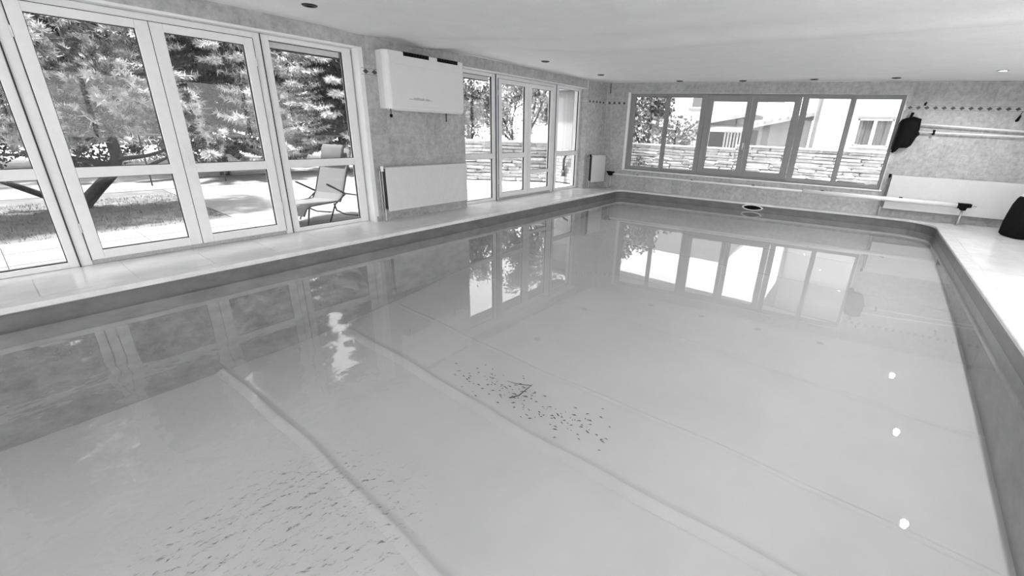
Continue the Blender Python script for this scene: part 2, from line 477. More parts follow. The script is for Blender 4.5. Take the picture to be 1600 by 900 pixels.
# wall tiles: one object each, sharing unit meshes
TU, TZ, TT = 0.25, 0.33, 0.006
unit_tile = MB().box(0, 1, -1, 0, 0, 1).mesh('tile'); unit_tile.materials.append(MATS['tile'])
unit_border = MB().box(0, 1, -1, 0, 0, 1).mesh('border_tile'); unit_border.materials.append(MATS['border'])
dm = MB(); dm.add([(0, -1, -1), (1, -1, 0), (0, -1, 1), (-1, -1, 0), (0, 0, -1), (1, 0, 0), (0, 0, 1), (-1, 0, 0)],
       [(0, 1, 2, 3), (7, 6, 5, 4), (0, 4, 5, 1), (1, 5, 6, 2), (2, 6, 7, 3), (3, 7, 4, 0)])
unit_diamond = dm.mesh('diamond'); unit_diamond.materials.append(MATS['border_dark'])
unit_line = MB().box(0, 1, -1, 0, 0, 1).mesh('border_line'); unit_line.materials.append(MATS['border_dark'])
BAND0, BAND1 = 2.135, 2.239
class Sub:  # tile placement in a wall's parent space
    def __init__(s, frame, parent): s.f = frame; s.p = parent
    def put(s, name, me, u, off, z, sx, sy, sz, parent=None):
        o = bpy.data.objects.new(name, me); COL.objects.link(o); o.parent = s.p
        if s.p.rotation_euler[2] == 0 and s.p.location.length == 0:
            o.location = s.f.at(u, off, z); o.rotation_euler = (0, 0, s.f.rot)
        else: o.location = (u, off, z)
        o.scale = (sx, sy, sz); return o
def tiles(sub, u0, u1, z0, z1, off=0.0, holes=(), base=0.0):
    g = 0.001
    zl = [(a, b) for a, b in ((z0, min(z1, BAND0)), (max(z0, BAND1), z1)) if b-a > 0.01] if z0 < BAND0 < z1 or z0 < BAND1 < z1 else [(z0, z1)]
    for (za, zb) in zl:
        k = math.floor((za-base)/TZ)
        z = za
        while z < zb-0.01:
            zt = min(base+(k+1)*TZ, zb); k += 1
            if zt-z < 0.012: z = zt; continue
            i = math.floor(u0/TU); u = u0
            while u < u1-0.01:
                ut = min((i+1)*TU, u1); i += 1
                if ut-u > 0.012:
                    sub.put('tile', unit_tile, u+g/2, off, z+g/2, ut-u-g, TT, zt-z-g)
                u = ut
            z = zt
def band(sub, u0, u1, off=0.0, start=None, pitch=0.1345):
    u = u0 if start is None else start
    k = 0
    while u < u1-0.02:
        w = min(pitch, u1-u)
        b = sub.put('border_tile', unit_border, u+0.001, off, BAND0+0.002, w-0.002, TT+0.001, BAND1-BAND0-0.004)
        if w > 0.1:
            d = bpy.data.objects.new('diamond', unit_diamond); COL.objects.link(d); d.parent = b
            d.location = (0.5, -1, 0.5); d.scale = (0.34, 0.6, 0.33)
        for zz in (0.06, 0.88):
            l = bpy.data.objects.new('border_line', unit_line); COL.objects.link(l); l.parent = b
            l.location = (0, -1, zz); l.scale = (1, 0.4, 0.05)
        u += pitch; k += 1
SL = Sub(LEFT, wall_left); SE = Sub(ENDF, wall_left); SF = Sub(FAR, wall_far)
tiles(SL, G1b, G2a, 0.0, CEIL)
tiles(SL, -1.9, G1b, HEAD+0.005, CEIL)
tiles(SL, G2a, G2b-0.01, HEAD+0.005, CEIL)
tiles(SE, 0.0, END_L-0.005, 0.0, CEIL)
tiles(SF, 0.05, WU0, 0.0, CEIL)
tiles(SF, WU0, WU1, WZ1+0.005, CEIL)
tiles(SF, WU0, WU1, 0.0, WZ0-0.03)
tiles(SF, WU1, 9.0, 0.0, CEIL)
band(SL, G1b, G2a, start=G1b+0.012)
band(SE, 0.0, END_L-0.005)
band(SF, 0.06, WU0)
band(SF, WU1+0.02, 9.0)
# border tiles that turn into the reveal by the near doors and beside the far end pane
rv1 = Frame(XF+0.02, G1b-0.0005, 0.0); rv2 = Frame(XF+0.02, G2b-0.001, 0.0)
def reveal_tiles():
    sub = Sub(rv2, wall_left)
    tiles(sub, 0.0, 0.20, 0.0, HEAD)
    band(sub, 0.0, 0.20, pitch=0.1)
reveal_tiles()
# white corner beads on the pier and soffit lining
MB().box(XW-0.001, XW+0.009, G1b-0.012, G1b+0.055, 0.0, HEAD+0.02).build('corner_bead', 'plaster_white', wall_left, bevel=0.003)
MB().box(XW-0.01, XW+0.008, G1a, G1b, HEAD-0.006, HEAD+0.02).build('soffit_bead', 'plaster_white', wall_left, bevel=0.003)
MB().box(XW-0.01, XW+0.008, G2a, G2b, HEAD-0.006, HEAD+0.012).build('soffit_bead', 'plaster_white', wall_left, bevel=0.003)
mb = MB(); mb.box(XW, XW+0.012, G1b+0.02, G2a-0.005, 0.0, 0.09)
tag(mb.build('baseboard_left', 'tile', None, bevel=0.003), 'low tile skirting along the pier under the radiator', 'baseboard', kind='structure')
MB().tube([FAR.at(0.13, -0.02, 2.66), FAR.at(0.135, -0.02, 2.42)], 0.010, 6).build('cable', 'dark_metal')
tag(bpy.data.objects['cable'], 'short dark cable hanging in the far left ceiling corner', 'cable')

# ------------------------------------------------------------------ glazing
def fixed_unit(name, label, kindname, u0, u1, p0, p1, zb, zt, z0, z1, rails, frame, root=None, off=0.18, d=0.07, m='frame_white'):
    """one glazed light in wall axes: outer frame u0..u1, z0..z1; glass p0..p1; rails = list of (za,zb)."""
    root = root or tag(link(name, None, None, None, frame.o, frame.rot), label, kindname, kind='structure')
    y0, y1 = off-0.01, off+d
    MB().box(u0, p0, y0, y1, z0, z1).build('frame_stile', m, root, bevel=0.004)
    MB().box(p1, u1, y0, y1, z0, z1).build('frame_stile', m, root, bevel=0.004)
    MB().box(p0, p1, y0, y1, z0, zb).build('frame_rail', m, root, bevel=0.004)
    MB().box(p0, p1, y0, y1, zt, z1).build('frame_rail', m, root, bevel=0.004)
    cur = zb
    for (ra, rb) in list(rails)+[(zt, zt)]:
        if rb > ra: MB().box(p0, p1, y0+0.004, y1, ra, rb).build('frame_rail', m, root, bevel=0.004)
        mb = MB(); g = 0.006; yy = off+0.018
        mb.box(p0, p0+g, yy, yy+0.03, cur, ra); mb.box(p1-g, p1, yy, yy+0.03, cur, ra); mb.box(p0, p1, yy, yy+0.03, cur, cur+g); mb.box(p0, p1, yy, yy+0.03, ra-g, ra)
        mb.build('gasket', 'gasket', root)
        MB().box(p0-0.004, p1+0.004, off+0.030, off+0.036, cur-0.004, ra+0.004).build('pane', 'glass', root)
        cur = rb
    return root
T1, T0, M1, M0, B1, B0 = 2.317, 2.409, 0.982, 0.881, 0.142, 0.055
ZT = HEAD-0.003
fixed_unit('window_1', 'fixed glazed side light nearest the camera on the left wall', 'window', -0.63, 0.44, -0.56, 0.371, B0, T0, 0.002, ZT, [(M0, M1)], LEFT)
fixed_unit('window_2', 'fixed side light between the white double doors and the heater pier', 'window', 2.492, 3.63, 2.585, 3.511, B0, T0, 0.002, ZT, [(M0, M1)], LEFT)
fixed_unit('window_3', 'fixed side light just behind the heater pier', 'window', 5.60, 6.575, 5.67, 6.491, B0, T0, 0.002, ZT, [(M0-0.01, M1-0.01)], LEFT)
fixed_unit('window_4', 'fixed side light nearest the far corner on the left wall', 'window', 8.63, 9.715, 8.741, 9.640, B0, T0, 0.002, ZT, [(M0-0.02, M1-0.02)], LEFT)
def double_door(name, label, u0, u1, a0, a1, b0, b1, rails_a, rails_b):
    root = tag(link(name, None, None, None, LEFT.o, LEFT.rot), label, 'door', kind='structure')
    y0 = 0.165
    MB().box(u0, a0-0.10, y0, 0.25, 0.002, ZT).build('door_frame', 'frame_white', root, bevel=0.004)
    MB().box(b1+0.10, u1, y0, 0.25, 0.002, ZT).build('door_frame', 'frame_white', root, bevel=0.004)
    MB().box(a0-0.10, b1+0.10, y0, 0.25, T1+0.085, ZT).build('door_frame', 'frame_white', root, bevel=0.004)
    MB().box(a0-0.10, b1+0.10, 0.175, 0.25, 0.002, 0.048).build('threshold', 'heater_grey', root, bevel=0.004)
    mid = (a1+b0)/2
    for (p0, p1, s0, s1, rl) in ((a0, a1, a0-0.095, mid-0.003, rails_a), (b0, b1, mid+0.003, b1+0.095, rails_b)):
        leaf = link('door_leaf', None, None, root)
        fixed_unit('x', '', '', s0, s1, p0, p1, B1, T1, 0.052, T1+0.08, rl, LEFT, root=leaf, off=0.158, d=0.075)
    for hz in (0.35, 2.1):
        MB().tube([(b1+0.10, 0.150, hz), (b1+0.10, 0.150, hz+0.09)], 0.009, 8).build('hinge', 'steel', root)
        MB().tube([(a0-0.10, 0.150, hz), (a0-0.10, 0.150, hz+0.09)], 0.009, 8).build('hinge', 'steel', root)
    hd = link('handle', None, None, root)
    MB().box(mid+0.03, mid+0.055, 0.140, 0.150, 1.02, 1.16).build('handle_plate', 'frame_white', hd, bevel=0.003)
    MB().box(mid+0.035, mid+0.05, 0.112, 0.130, 0.96, 1.10).build('handle_grip', 'frame_white', hd, bevel=0.004)
    return root
double_door('door_1', 'white glazed double doors nearest the camera opening to the terrace', 0.447, 2.488, 0.631, 1.358, 1.58, 2.307, [(M0, M1)], [(M0, M1)])
double_door('door_2', 'white glazed double doors beyond the heater pier', 6.590, 8.622, 6.743, 7.487, 7.704, 8.41, [(M0-0.01, M1-0.01)], [(0.50, 0.575)])
# dark seals in the joints between neighbouring frames and around the door leaves
def seals(nm, us, z0, z1):
    for u in us: MB().box(u-0.004, u+0.004, 0.1535, 0.20, z0, z1).build('seal', 'gasket', nm)
seals(bpy.data.objects['door_1'], (0.4435, 2.490), 0.0, ZT); seals(bpy.data.objects['door_1'], (0.5335, 1.469, 2.4045), 0.052, T1+0.08)
seals(bpy.data.objects['door_2'], (6.5825, 8.626), 0.0, ZT); seals(bpy.data.objects['door_2'], (6.6455, 7.5955, 8.5075), 0.052, T1+0.08)
for d_, a_, b_ in (('door_1', 0.535, 2.404), ('door_2', 6.647, 8.507)):
    MB().box(a_, b_, 0.158, 0.20, T1+0.0795, T1+0.0865).build('seal', 'gasket', bpy.data.objects[d_])
# rolled-up shutter ends showing at the heads of two side lights
for nm, u0, u1, lab in (('roller_shutter', 2.59, 3.505, 'rolled up white shutter edge at the head of the side light before the heater pier'), ('roller_shutter', 5.675, 6.485, 'rolled up white shutter edge at the head of the side light behind the heater pier')):
    r = thing(nm, lab, 'shutter', LEFT.at((u0+u1)/2, 0.27, 2.34), LEFT.rot); w = (u1-u0)/2
    MB().box(-w, w, -0.01, 0.012, 0.0, 0.09).build('slat', 'frame_white', r, bevel=0.003)
    MB().box(-w, w, -0.008, 0.010, -0.022, -0.002).build('bottom_bar', 'dark_metal', r, bevel=0.003)

RIGHTF = Frame(ROOM_R, 0.0, -math.pi/2); BACKF = Frame(0.0, ROOM_B, math.pi)
for k, (a, b) in enumerate(RW):
    m_ = (a+b)/2
    w = fixed_unit('window_%d' % (6+k), 'white framed window %s in the right wall' % ('nearest the camera', 'in the middle', 'farthest along')[k], 'window', -b, -m_, -b+0.07, -m_-0.04, RZ0+0.07, RZ1-0.07, RZ0, RZ1, [], RIGHTF, off=0.08)
    fixed_unit('x', '', '', -m_, -a, -m_+0.04, -a-0.07, RZ0+0.07, RZ1-0.07, RZ0, RZ1, [], RIGHTF, root=w, off=0.08)
for k, (a, b) in enumerate(BW):
    m_ = (a+b)/2
    w = fixed_unit('window_%d' % (9+k), 'tall white framed window %s in the wall behind the camera' % ('on the left', 'in the middle', 'on the right')[k], 'window', -b, -m_, -b+0.07, -m_-0.04, RZ0-0.53, RZ1-0.07, RZ0-0.6, RZ1, [], BACKF, off=0.08)
    fixed_unit('x', '', '', -m_, -a, -m_+0.04, -a-0.07, RZ0-0.53, RZ1-0.07, RZ0-0.6, RZ1, [], BACKF, root=w, off=0.08)

# far window: two fixed lights, two opening casements, two fixed lights
fw = tag(link('window_5', None, None, None, FAR.o, ANG), 'long six light window in the far wall with backlit shade coloured into its frames', 'window', kind='structure')
def light(root, u0, u1, p0, p1, z0, z1, zb, zt, off, m, d=0.06):
    fixed_unit('x', '', '', u0, u1, p0, p1, zb, zt, z0, z1, [], FAR, root=root, off=off, d=d, m=m)
PT, PB, QT, QB = 2.349, 0.625, 2.27, 0.711
OFF = 0.045
light(fw, WU0+0.012, 1.644, 0.818, 1.593, WZ0+0.004, WZ1-0.004, PB, PT, OFF, 'frame_backlit')
light(fw, 1.644, 2.575, 1.695, 2.461, WZ0+0.004, WZ1-0.004, PB, PT, OFF, 'frame_backlit')
light(fw, 4.588, 5.538, 4.714, 5.496, WZ0+0.004, WZ1-0.004, PB, PT, OFF, 'frame_backlit')
light(fw, 5.538, WU1-0.012, 5.581, 6.37, WZ0+0.004, WZ1-0.004, PB, PT, OFF, 'frame_backlit')
MB().box(2.575, 4.588, OFF, OFF+0.06, WZ1-0.06, WZ1-0.004).build('frame_rail', 'frame_backlit', fw, bevel=0.004)
MB().box(2.575, 4.588, OFF, OFF+0.06, WZ0+0.004, WZ0+0.075).build('frame_rail', 'frame_backlit', fw, bevel=0.004)
for (s0, s1, p0, p1) in ((2.582, 3.580, 2.727, 3.481), (3.586, 4.580, 3.689, 4.447)):
    c = link('casement', None, None, fw)
    light(c, s0, s1, p0, p1, WZ0+0.055, WZ1-0.035, QB, QT, OFF-0.02, 'frame_backlit')
hd = link('handle', None, None, fw)
MB().box(3.53, 3.555, OFF-0.035, OFF-0.02, 1.25, 1.36).build('handle_plate', 'frame_white', hd, bevel=0.003)
MB().box(3.535, 3.55, OFF-0.06, OFF-0.045, 1.20, 1.33).build('handle_grip', 'frame_white', hd, bevel=0.003)
for k, (u0, u1) in enumerate(((WU0, WU0+0.012), (WU1-0.012, WU1))):
    MB().box(u0, u1, -0.012, 0.10, WZ0, WZ1).build('reveal_lining', 'sill_white', fw, bevel=0.002)
MB().box(WU0-0.055, WU0, -0.016, -0.004, WZ0-0.03, WZ1+0.02).build('casing', 'sill_white', fw, bevel=0.003)
MB().box(WU0-0.055, WU1+0.03, -0.030, 0.06, WZ0-0.032, WZ0).build('window_sill', 'sill_white', fw, bevel=0.006)

# ------------------------------------------------------------------ radiators
def radiator(label, frame, u0, u1, z0, z1, pipe_left=True, front_off=0.16, valve='white_trim'):
    w = u1-u0; t = thing('radiator', label, 'radiator', frame.at(u0, 0, z0), frame.rot); H = z1-z0
    y = -front_off
    p = MB().box(0.0, w, y, y+0.018, 0, H).build('front_panel', 'radiator_white', t, bevel=0.006)
    mb = MB(); k = 0; uu = 0.03
    while uu < w-0.02:
        mb.box(uu, uu+0.012, y-0.0025, y+0.002, 0.035, H-0.035); uu += 0.0333
    mb.build('panel_ribs', 'radiator_white', p)
    d2 = front_off-0.055
    MB().box(0.0, w, y+d2, y+d2+0.018, 0, H).build('back_panel', 'radiator_white', t, bevel=0.006)
    fin = MB(); uu = 0.006
    while uu < w-0.01: fin.box(uu, uu+0.003, y+0.018, y+d2*0.45, 0.03, H-0.02); fin.box(uu, uu+0.003, y+d2*0.55, y+d2, 0.03, H-0.02); uu += 0.05
    fin.build('convector_fins', 'dark_metal', t)
    g = MB(); uu = 0.05
    g.box(0.0, w, y+0.016, y+0.022, H-0.012, H+0.002); g.box(0.0, w, y+d2-0.004, y+d2+0.002, H-0.012, H+0.002)
    while uu < w-0.01: g.box(uu, uu+0.014, y+0.02, y+d2, H-0.008, H); uu += 0.028
    g.build('top_grille', 'radiator_white', t)
    for uu in (0.2, w-0.2): MB().box(uu-0.02, uu+0.02, y+d2+0.016, -TT, 0.1, H-0.1).build('bracket', 'dark_metal', t)
    px = -0.03 if pipe_left else w+0.03; yp = -0.035
    MB().tube([(px, yp, -z0+0.005), (px, yp, H-0.06), (px, y+0.045, H-0.05), (0.01 if pipe_left else w-0.01, y+0.045, H-0.05)], 0.009, 8).build('pipe', 'radiator_white', t, smooth=True)
    MB().tube([(0.01 if pipe_left else w-0.01, y+0.05, 0.02), (px, y+0.05, 0.02), (px, y+0.05, -z0+0.005)], 0.009, 8).build('pipe', 'radiator_white', t, smooth=True)
    v = MB(); v.tube([(px, y+0.045, H-0.055), (px, y+0.045, H+0.02)], [0.020, 0.024], 12); v.build('valve', valve, t)
    return t
radiator('white panel radiator low on the pier under the wall heater', LEFT, 3.80, 5.46, 0.17, 0.85)
radiator('small white panel radiator in the far left corner beside the glazing', ENDF, 0.14, 0.70, 0.17, 0.87, valve='black')
radiator('long white panel radiator on the far wall right of the window', FAR, 6.53, 8.62, 0.18, 0.87, valve='black')

# ------------------------------------------------------------------ wall heater
t = thing('air_heater', 'white wall mounted air unit with two dark outlet slots on the pier', 'heater', LEFT.at(3.90, 0, 1.70), LEFT.rot)
W, H, D = 1.46, 0.79, 0.25
body = MB().prism([(0.0, -TT), (W, -TT), (W, -D+0.03), (W-0.03, -D), (0.10, -D), (0.05, -D+0.012), (0.015, -D+0.05), (0.0, -D+0.09)], 'z', 0.0, H)
bo = body.build('cabinet', 'heater_white', t, bevel=0.008)
MB().box(0.06, W-0.01, -D-0.004, -D+0.01, 0.05, H-0.175).build('front_panel', 'heater_white', t, bevel=0.003)
MB().box(0.06, W-0.01, -D-0.004, -D+0.01, H-0.168, H-0.004).build('top_panel', 'heater_white', t, bevel=0.003)
for (a, b) in ((0.30, 0.76), (0.92, 1.34)):
    s = MB().box(a, b, -D-0.006, -D+0.16, H-0.052, H+0.003).build('outlet_slot', 'black', t, bevel=0.002)
    mb = MB(); uu = a+0.03
    while uu < b: mb.box(uu, uu+0.004, -D-0.007, -D+0.15, H-0.035, H+0.004); uu += 0.05
    mb.build('louvre', 'dark_metal', s)
lg = link('logo', None, None, t); lg['label'] = 'small blurred grey maker mark'
mb = MB()
mb.box(0.34, 0.44, -D-0.0055, -D, 0.150, 0.160)
for k, (a, b, zt) in enumerate(((0.44, 0.49, .178), (0.495, 0.54, .185), (0.545, 0.585, .176), (0.59, 0.63, .180), (0.655, 0.69, .178), (0.695, 0.73, .172))): mb.box(a, b+0.006, -D-0.0055, -D, 0.145, zt)
mb.box(0.73, 0.79, -D-0.0055, -D, 0.148, 0.156)
mb.build('logo_mark', 'heater_grey', lg)
MB().box(0.10, W-0.03, -D+0.02, -0.04, -0.018, 0.002).build('drip_tray', 'heater_white', t, bevel=0.004)
dr = MB().tube([(0.06, -D+0.06, 0.0), (0.06, -D+0.06, -0.08)], 0.008, 8).build('drain_pipe', 'dark_metal', t)
MB().tube([(0.06, -D+0.06, -0.075), (0.06, -D+0.06, -0.12)], [0.022, 0.018], 10).build('pipe_end', 'black', dr)
dr = MB().tube([(1.14, -D+0.10, 0.0), (1.14, -D+0.10, -0.15)], 0.011, 8).build('drain_pipe', 'dark_metal', t)

# ------------------------------------------------------------------ cover reel in front of the far wall
A = Vector((-5.55, 10.25, 0.41)); B = Vector((1.72, 11.38, 0.395)); ax = (B-A).normalized()
t = thing('cover_reel', 'white pool cover roller tube on two stands before the far window', 'roller', (A.x, A.y, 0), math.atan2(ax.y, ax.x))
LR = (Vector((B.x, B.y))-Vector((A.x, A.y))).length
MB().tube([(0.06, 0, 0.41), (LR*0.66, 0, 0.401)], 0.024, 14).build('inner_tube', 'pole_white', t, smooth=True)
MB().tube([(LR*0.62, 0, 0.402), (LR-0.08, 0, 0.395)], 0.046, 16).build('outer_tube', 'pole_white', t, smooth=True)
for k in range(5):
    c = LR*(0.10+k*0.19)
    MB().box(c-0.03, c+0.03, -0.008, 0.008, 0.424+(0.018 if c > LR*.62 else 0), 0.444+(0.018 if c > LR*.62 else 0)).build('strap_clip', 'black', t, bevel=0.003)
s = link('stand', None, None, t, (0, 0, 0)); 
MB().prism([(-0.12, 0.47), (0.10, 0.47), (0.03, 0.36), (-0.04, 0.36)], 'y', -0.05, 0.05).build('bearing_head', 'black', s, bevel=0.008)
MB().tube([(0, 0, 0.37), (0, 0, 0.012)], 0.016, 10).build('stand_leg', 'steel', s, smooth=True)
MB().box(-0.06, 0.06, -0.16, 0.16, 0.002, 0.016).build('stand_foot', 'steel', s, bevel=0.004)
s = link('stand', None, None, t, (LR, 0, 0))
MB().prism([(-0.12, 0.345), (-0.12, 0.445), (0.09, 0.445), (0.09, 0.375), (0.03, 0.365), (0.02, 0.31), (-0.05, 0.31), (-0.06, 0.345)], 'y', -0.055, 0.055).build('bearing_head', 'black', s, bevel=0.008)
MB().tube([(-0.015, 0, 0.32), (-0.015, 0, 0.012)], 0.020, 10).build('stand_leg', 'steel', s, smooth=True)
MB().tube([(0.08, 0, 0.41), (0.17, 0, 0.405)], 0.015, 10).build('axle', 'steel', s, smooth=True)
MB().box(-0.05, 0.03, -0.05, 0.05, 0.002, 0.016).build('stand_foot', 'steel', s, bevel=0.004)

# ------------------------------------------------------------------ poles, net and hooks on the far wall
t = thing('pool_pole', 'upper long white pool pole held on the far wall', 'pole', FAR.at(6.60, -0.09, 1.885), ANG)
MB().tube([(0, 0, 0), (2.35, 0, -0.115)], 0.016, 10).build('shaft', 'pole_white', t, smooth=True)
MB().tube([(2.28, 0, -0.112), (2.35, 0, -0.115)], 0.019, 10).build('end_cap', 'black', t, smooth=True)
t = thing('pool_pole', 'lower long white pool pole with black clip on the far wall', 'pole', FAR.at(6.60, -0.085, 1.735), ANG)
MB().tube([(0, 0, 0), (2.35, 0, -0.032)], 0.015, 10).build('shaft', 'pole_white', t, smooth=True)
MB().tube([(2.28, 0, -0.031), (2.35, 0, -0.032)], 0.018, 10).build('end_cap', 'black', t, smooth=True)
c = MB(); c.tube([(0.39, 0.0, -0.05), (0.39, 0.0, 0.045)], 0.022, 10); c.build('clip', 'black', t)
t = thing('leaf_net', 'black bag shaped leaf net hanging beside the far window', 'net', FAR.at(6.52, -0.10, 1.35), ANG)
# outline (u,z) of the sagging bag, swelling towards the room
outl = [(-0.13, 0.02), (-0.06, -0.02), (-0.01, 0.06), (0.12, 0.07), (0.17, 0.12), (0.215, 0.28), (0.255, 0.34), (0.22, 0.40), (0.20, 0.62), (0.08, 0.655), (-0.02, 0.63), (-0.09, 0.60), (-0.12, 0.53), (-0.125, 0.30), (-0.135, 0.14)]
mb = MB(); cu = sum(p[0] for p in outl)/len(outl); cz = sum(p[1] for p in outl)/len(outl)
levels = [(1.0, 0.06), (1.0, -0.01), (0.93, -0.05), (0.75, -0.085), (0.45, -0.105)]
n = len(outl)
for (sc, yy) in levels:
    for i, (u, z) in enumerate(outl): mb.v.append((cu+(u-cu)*sc, yy+0.006*math.sin(i*2.3+sc*5), cz+(z-cz)*sc))
mb.v.append((cu, -0.112, cz)); mb.v.append((cu, 0.06, cz))
for k in range(len(levels)-1):
    for i in range(n): mb.f.append((k*n+i, k*n+(i+1) % n, (k+1)*n+(i+1) % n, (k+1)*n+i))
kk = (len(levels)-1)*n
for i in range(n): mb.f.append((kk+i, kk+(i+1) % n, len(mb.v)-2)); mb.f.append(((i+1) % n, i, len(mb.v)-1))
mb.build('net_bag', 'black', t, smooth=True)
MB().tube([(p[0], -0.0, p[1]) for p in outl[7:13]], 0.014, 8).build('net_frame', 'black', t, smooth=True)
MB().tube([(0.02, 0.0, 0.60), (0.045, 0.0, 0.74)], [0.022, 0.026], 10).build('net_handle', 'black', t, smooth=True)
MB().tube([(-0.06, -0.02, 0.08), (-0.11, 0.0, -0.03)], [0.028, 0.03], 10).build('net_corner', 'black', t, smooth=True)
def hook(label, u, z):
    h = thing('wall_hook', label, 'hook', FAR.at(u, -TT, z), ANG, group='black wall hooks')
    MB().box(-0.016, 0.016, -0.012, 0.0, -0.02, 0.03).build('plate', 'black', h, bevel=0.003)
    MB().tube([(0, -0.005, 0.02), (0, -0.05, 0.01), (0, -0.055, 0.04)], 0.012, 8).build('prong', 'black', h, smooth=True)
hook('small black hook above the diamond border right of the window', 6.735, 2.25)
t = thing('hanging_pendant', 'small black pendant hanging from the border at the right edge', 'pendant', FAR.at(8.17, -0.03, 2.02), ANG)
MB().tube([(0.02, 0, 0.13), (0.0, 0, 0.05)], 0.004, 6).build('cord', 'black', t)
MB().tube([(0.012, 0, 0.06), (-0.012, 0, -0.03), (-0.03, 0, -0.04)], [0.012, 0.026, 0.02], 10).build('body', 'black', t, smooth=True)

# ------------------------------------------------------------------ black bag on the right deck
t = thing('deck_bag', 'large black upright bag with white trim at the right edge of the deck', 'bag', (2.56, 10.90, 0.0), R(20)); t.scale = (1, 1, 1.12)
mb = MB(); rings = []
def rr_ring(w, d, r, z, cx=0, cy=0, n=5):
    pts = []
    for (sx, sy, a0) in ((1, 1, 0), (-1, 1, 90), (-1, -1, 180), (1, -1, 270)):
        for i in range(n):
            a = R(a0+90*i/(n-1)); pts.append((cx+sx*(w/2-r)+r*math.cos(a), cy+sy*(d/2-r)+r*math.sin(a), z))
    return pts
secs = [(0.52, 0.44, .1, 0.0), (0.60, 0.50, .12, 0.03), (0.60, 0.50, .12, 0.20), (0.58, 0.48, .12, 0.34), (0.55, 0.44, .12, 0.50), (0.50, 0.40, .12, 0.60), (0.44, 0.34, .1, 0.645)]
for sct in secs: rings.append(rr_ring(*sct))
nn = len(rings[0])
for rg in rings: mb.v += rg
for k in range(len(rings)-1):
    for i in range(nn): mb.f.append((k*nn+i, k*nn+(i+1) % nn, (k+1)*nn+(i+1) % nn, (k+1)*nn+i))
mb.f.append(tuple(reversed(range(nn)))); mb.f.append(tuple((len(rings)-1)*nn+i for i in range(nn)))
mb.build('body', 'black', t, smooth=True)
mb = MB(); mb.v = rr_ring(0.47, 0.37, .11, 0.635)+rr_ring(0.38, 0.28, .09, 0.68)
mb.f = [(i, (i+1) % nn, nn+(i+1) % nn, nn+i) for i in range(nn)]+[tuple(nn+i for i in range(nn)), tuple(reversed(range(nn)))]
mb.build('top_flap', 'white_trim', t, smooth=True)
MB().box(-0.17, 0.06, -0.253, -0.235, 0.345, 0.372).build('front_stripe', 'white_trim', t, bevel=0.006)
MB().tube([(-0.12, 0, 0.66), (-0.08, 0, 0.74), (0.08, 0, 0.74), (0.12, 0, 0.66)], 0.014, 8).build('carry_handle', 'black', t, smooth=True)

# ------------------------------------------------------------------ ceiling spots
def spot(label, x, y, lit=False, group=None):
    z = ceil_z(x, y)
    t = thing('ceiling_spot', label, 'ceiling light', (x, y, z), 0, group)
    ring = MB(); n = 20
    prof = [(0.050, -0.002), (0.056, -0.014), (0.070, -0.012), (0.078, -0.002), (0.078, 0.012), (0.050, 0.012)]
    for (r, zz) in prof:
        for j in range(n): ring.v.append((r*math.cos(2*math.pi*j/n), r*math.sin(2*math.pi*j/n), zz))
    for i in range(len(prof)):
        i2 = (i+1) % len(prof)
        for j in range(n): ring.f.append((i*n+j, i*n+(j+1) % n, i2*n+(j+1) % n, i2*n+j))
    ring.build('trim_ring', 'steel' if lit else 'lamp_ring', t, smooth=True)
    MB().lathe([(0.030 if lit else 0.054, -0.004), (0.030 if lit else 0.054, 0.008)], 20).build('lens', 'lamp_lit' if lit else 'lamp_lens', t)
    if lit:
        ld = bpy.data.lights.new('spot_light', 'SPOT'); ld.energy = LAMP_W; ld.spot_size = R(165); ld.spot_blend = 0.6; ld.shadow_soft_size = 0.04
        lo = bpy.data.objects.new('spot_light', ld); COL.objects.link(lo); lo.parent = t; lo.location = (0, 0, -0.06)
spot('dark recessed ceiling spot above the near double doors', -5.20, 2.60, group='unlit ceiling spots')
spot('dark recessed ceiling spot above the first side light behind the heater', -5.19, 6.74, group='unlit ceiling spots')
spot('dark recessed ceiling spot near the far left corner over the deck', -5.27, 8.89, group='unlit ceiling spots')
spot('dark recessed ceiling spot leftmost of the row above the far window', -3.98, 10.32, group='unlit ceiling spots')
spot('dark recessed ceiling spot second from left above the far window', -2.63, 10.54, group='unlit ceiling spots')
spot('dark recessed ceiling spot third from left above the far window', -1.29, 10.73, group='unlit ceiling spots')
spot('dark recessed ceiling spot rightmost of the row above the far window', 0.06, 10.96, group='unlit ceiling spots')
for k, yy in enumerate((10.2, 8.03, 5.83, 3.63, 1.43, -0.77)):
    spot(('glaring lit ceiling spot over the right deck near the far wall', 'lit ceiling spot mirrored second along the right pool edge', 'lit ceiling spot mirrored third along the right pool edge', 'lit ceiling spot fourth from the far wall over the right deck', 'lit ceiling spot over the right deck beside the camera', 'lit ceiling spot over the right deck behind the camera')[k], 1.40, yy, True, 'lit ceiling spots')

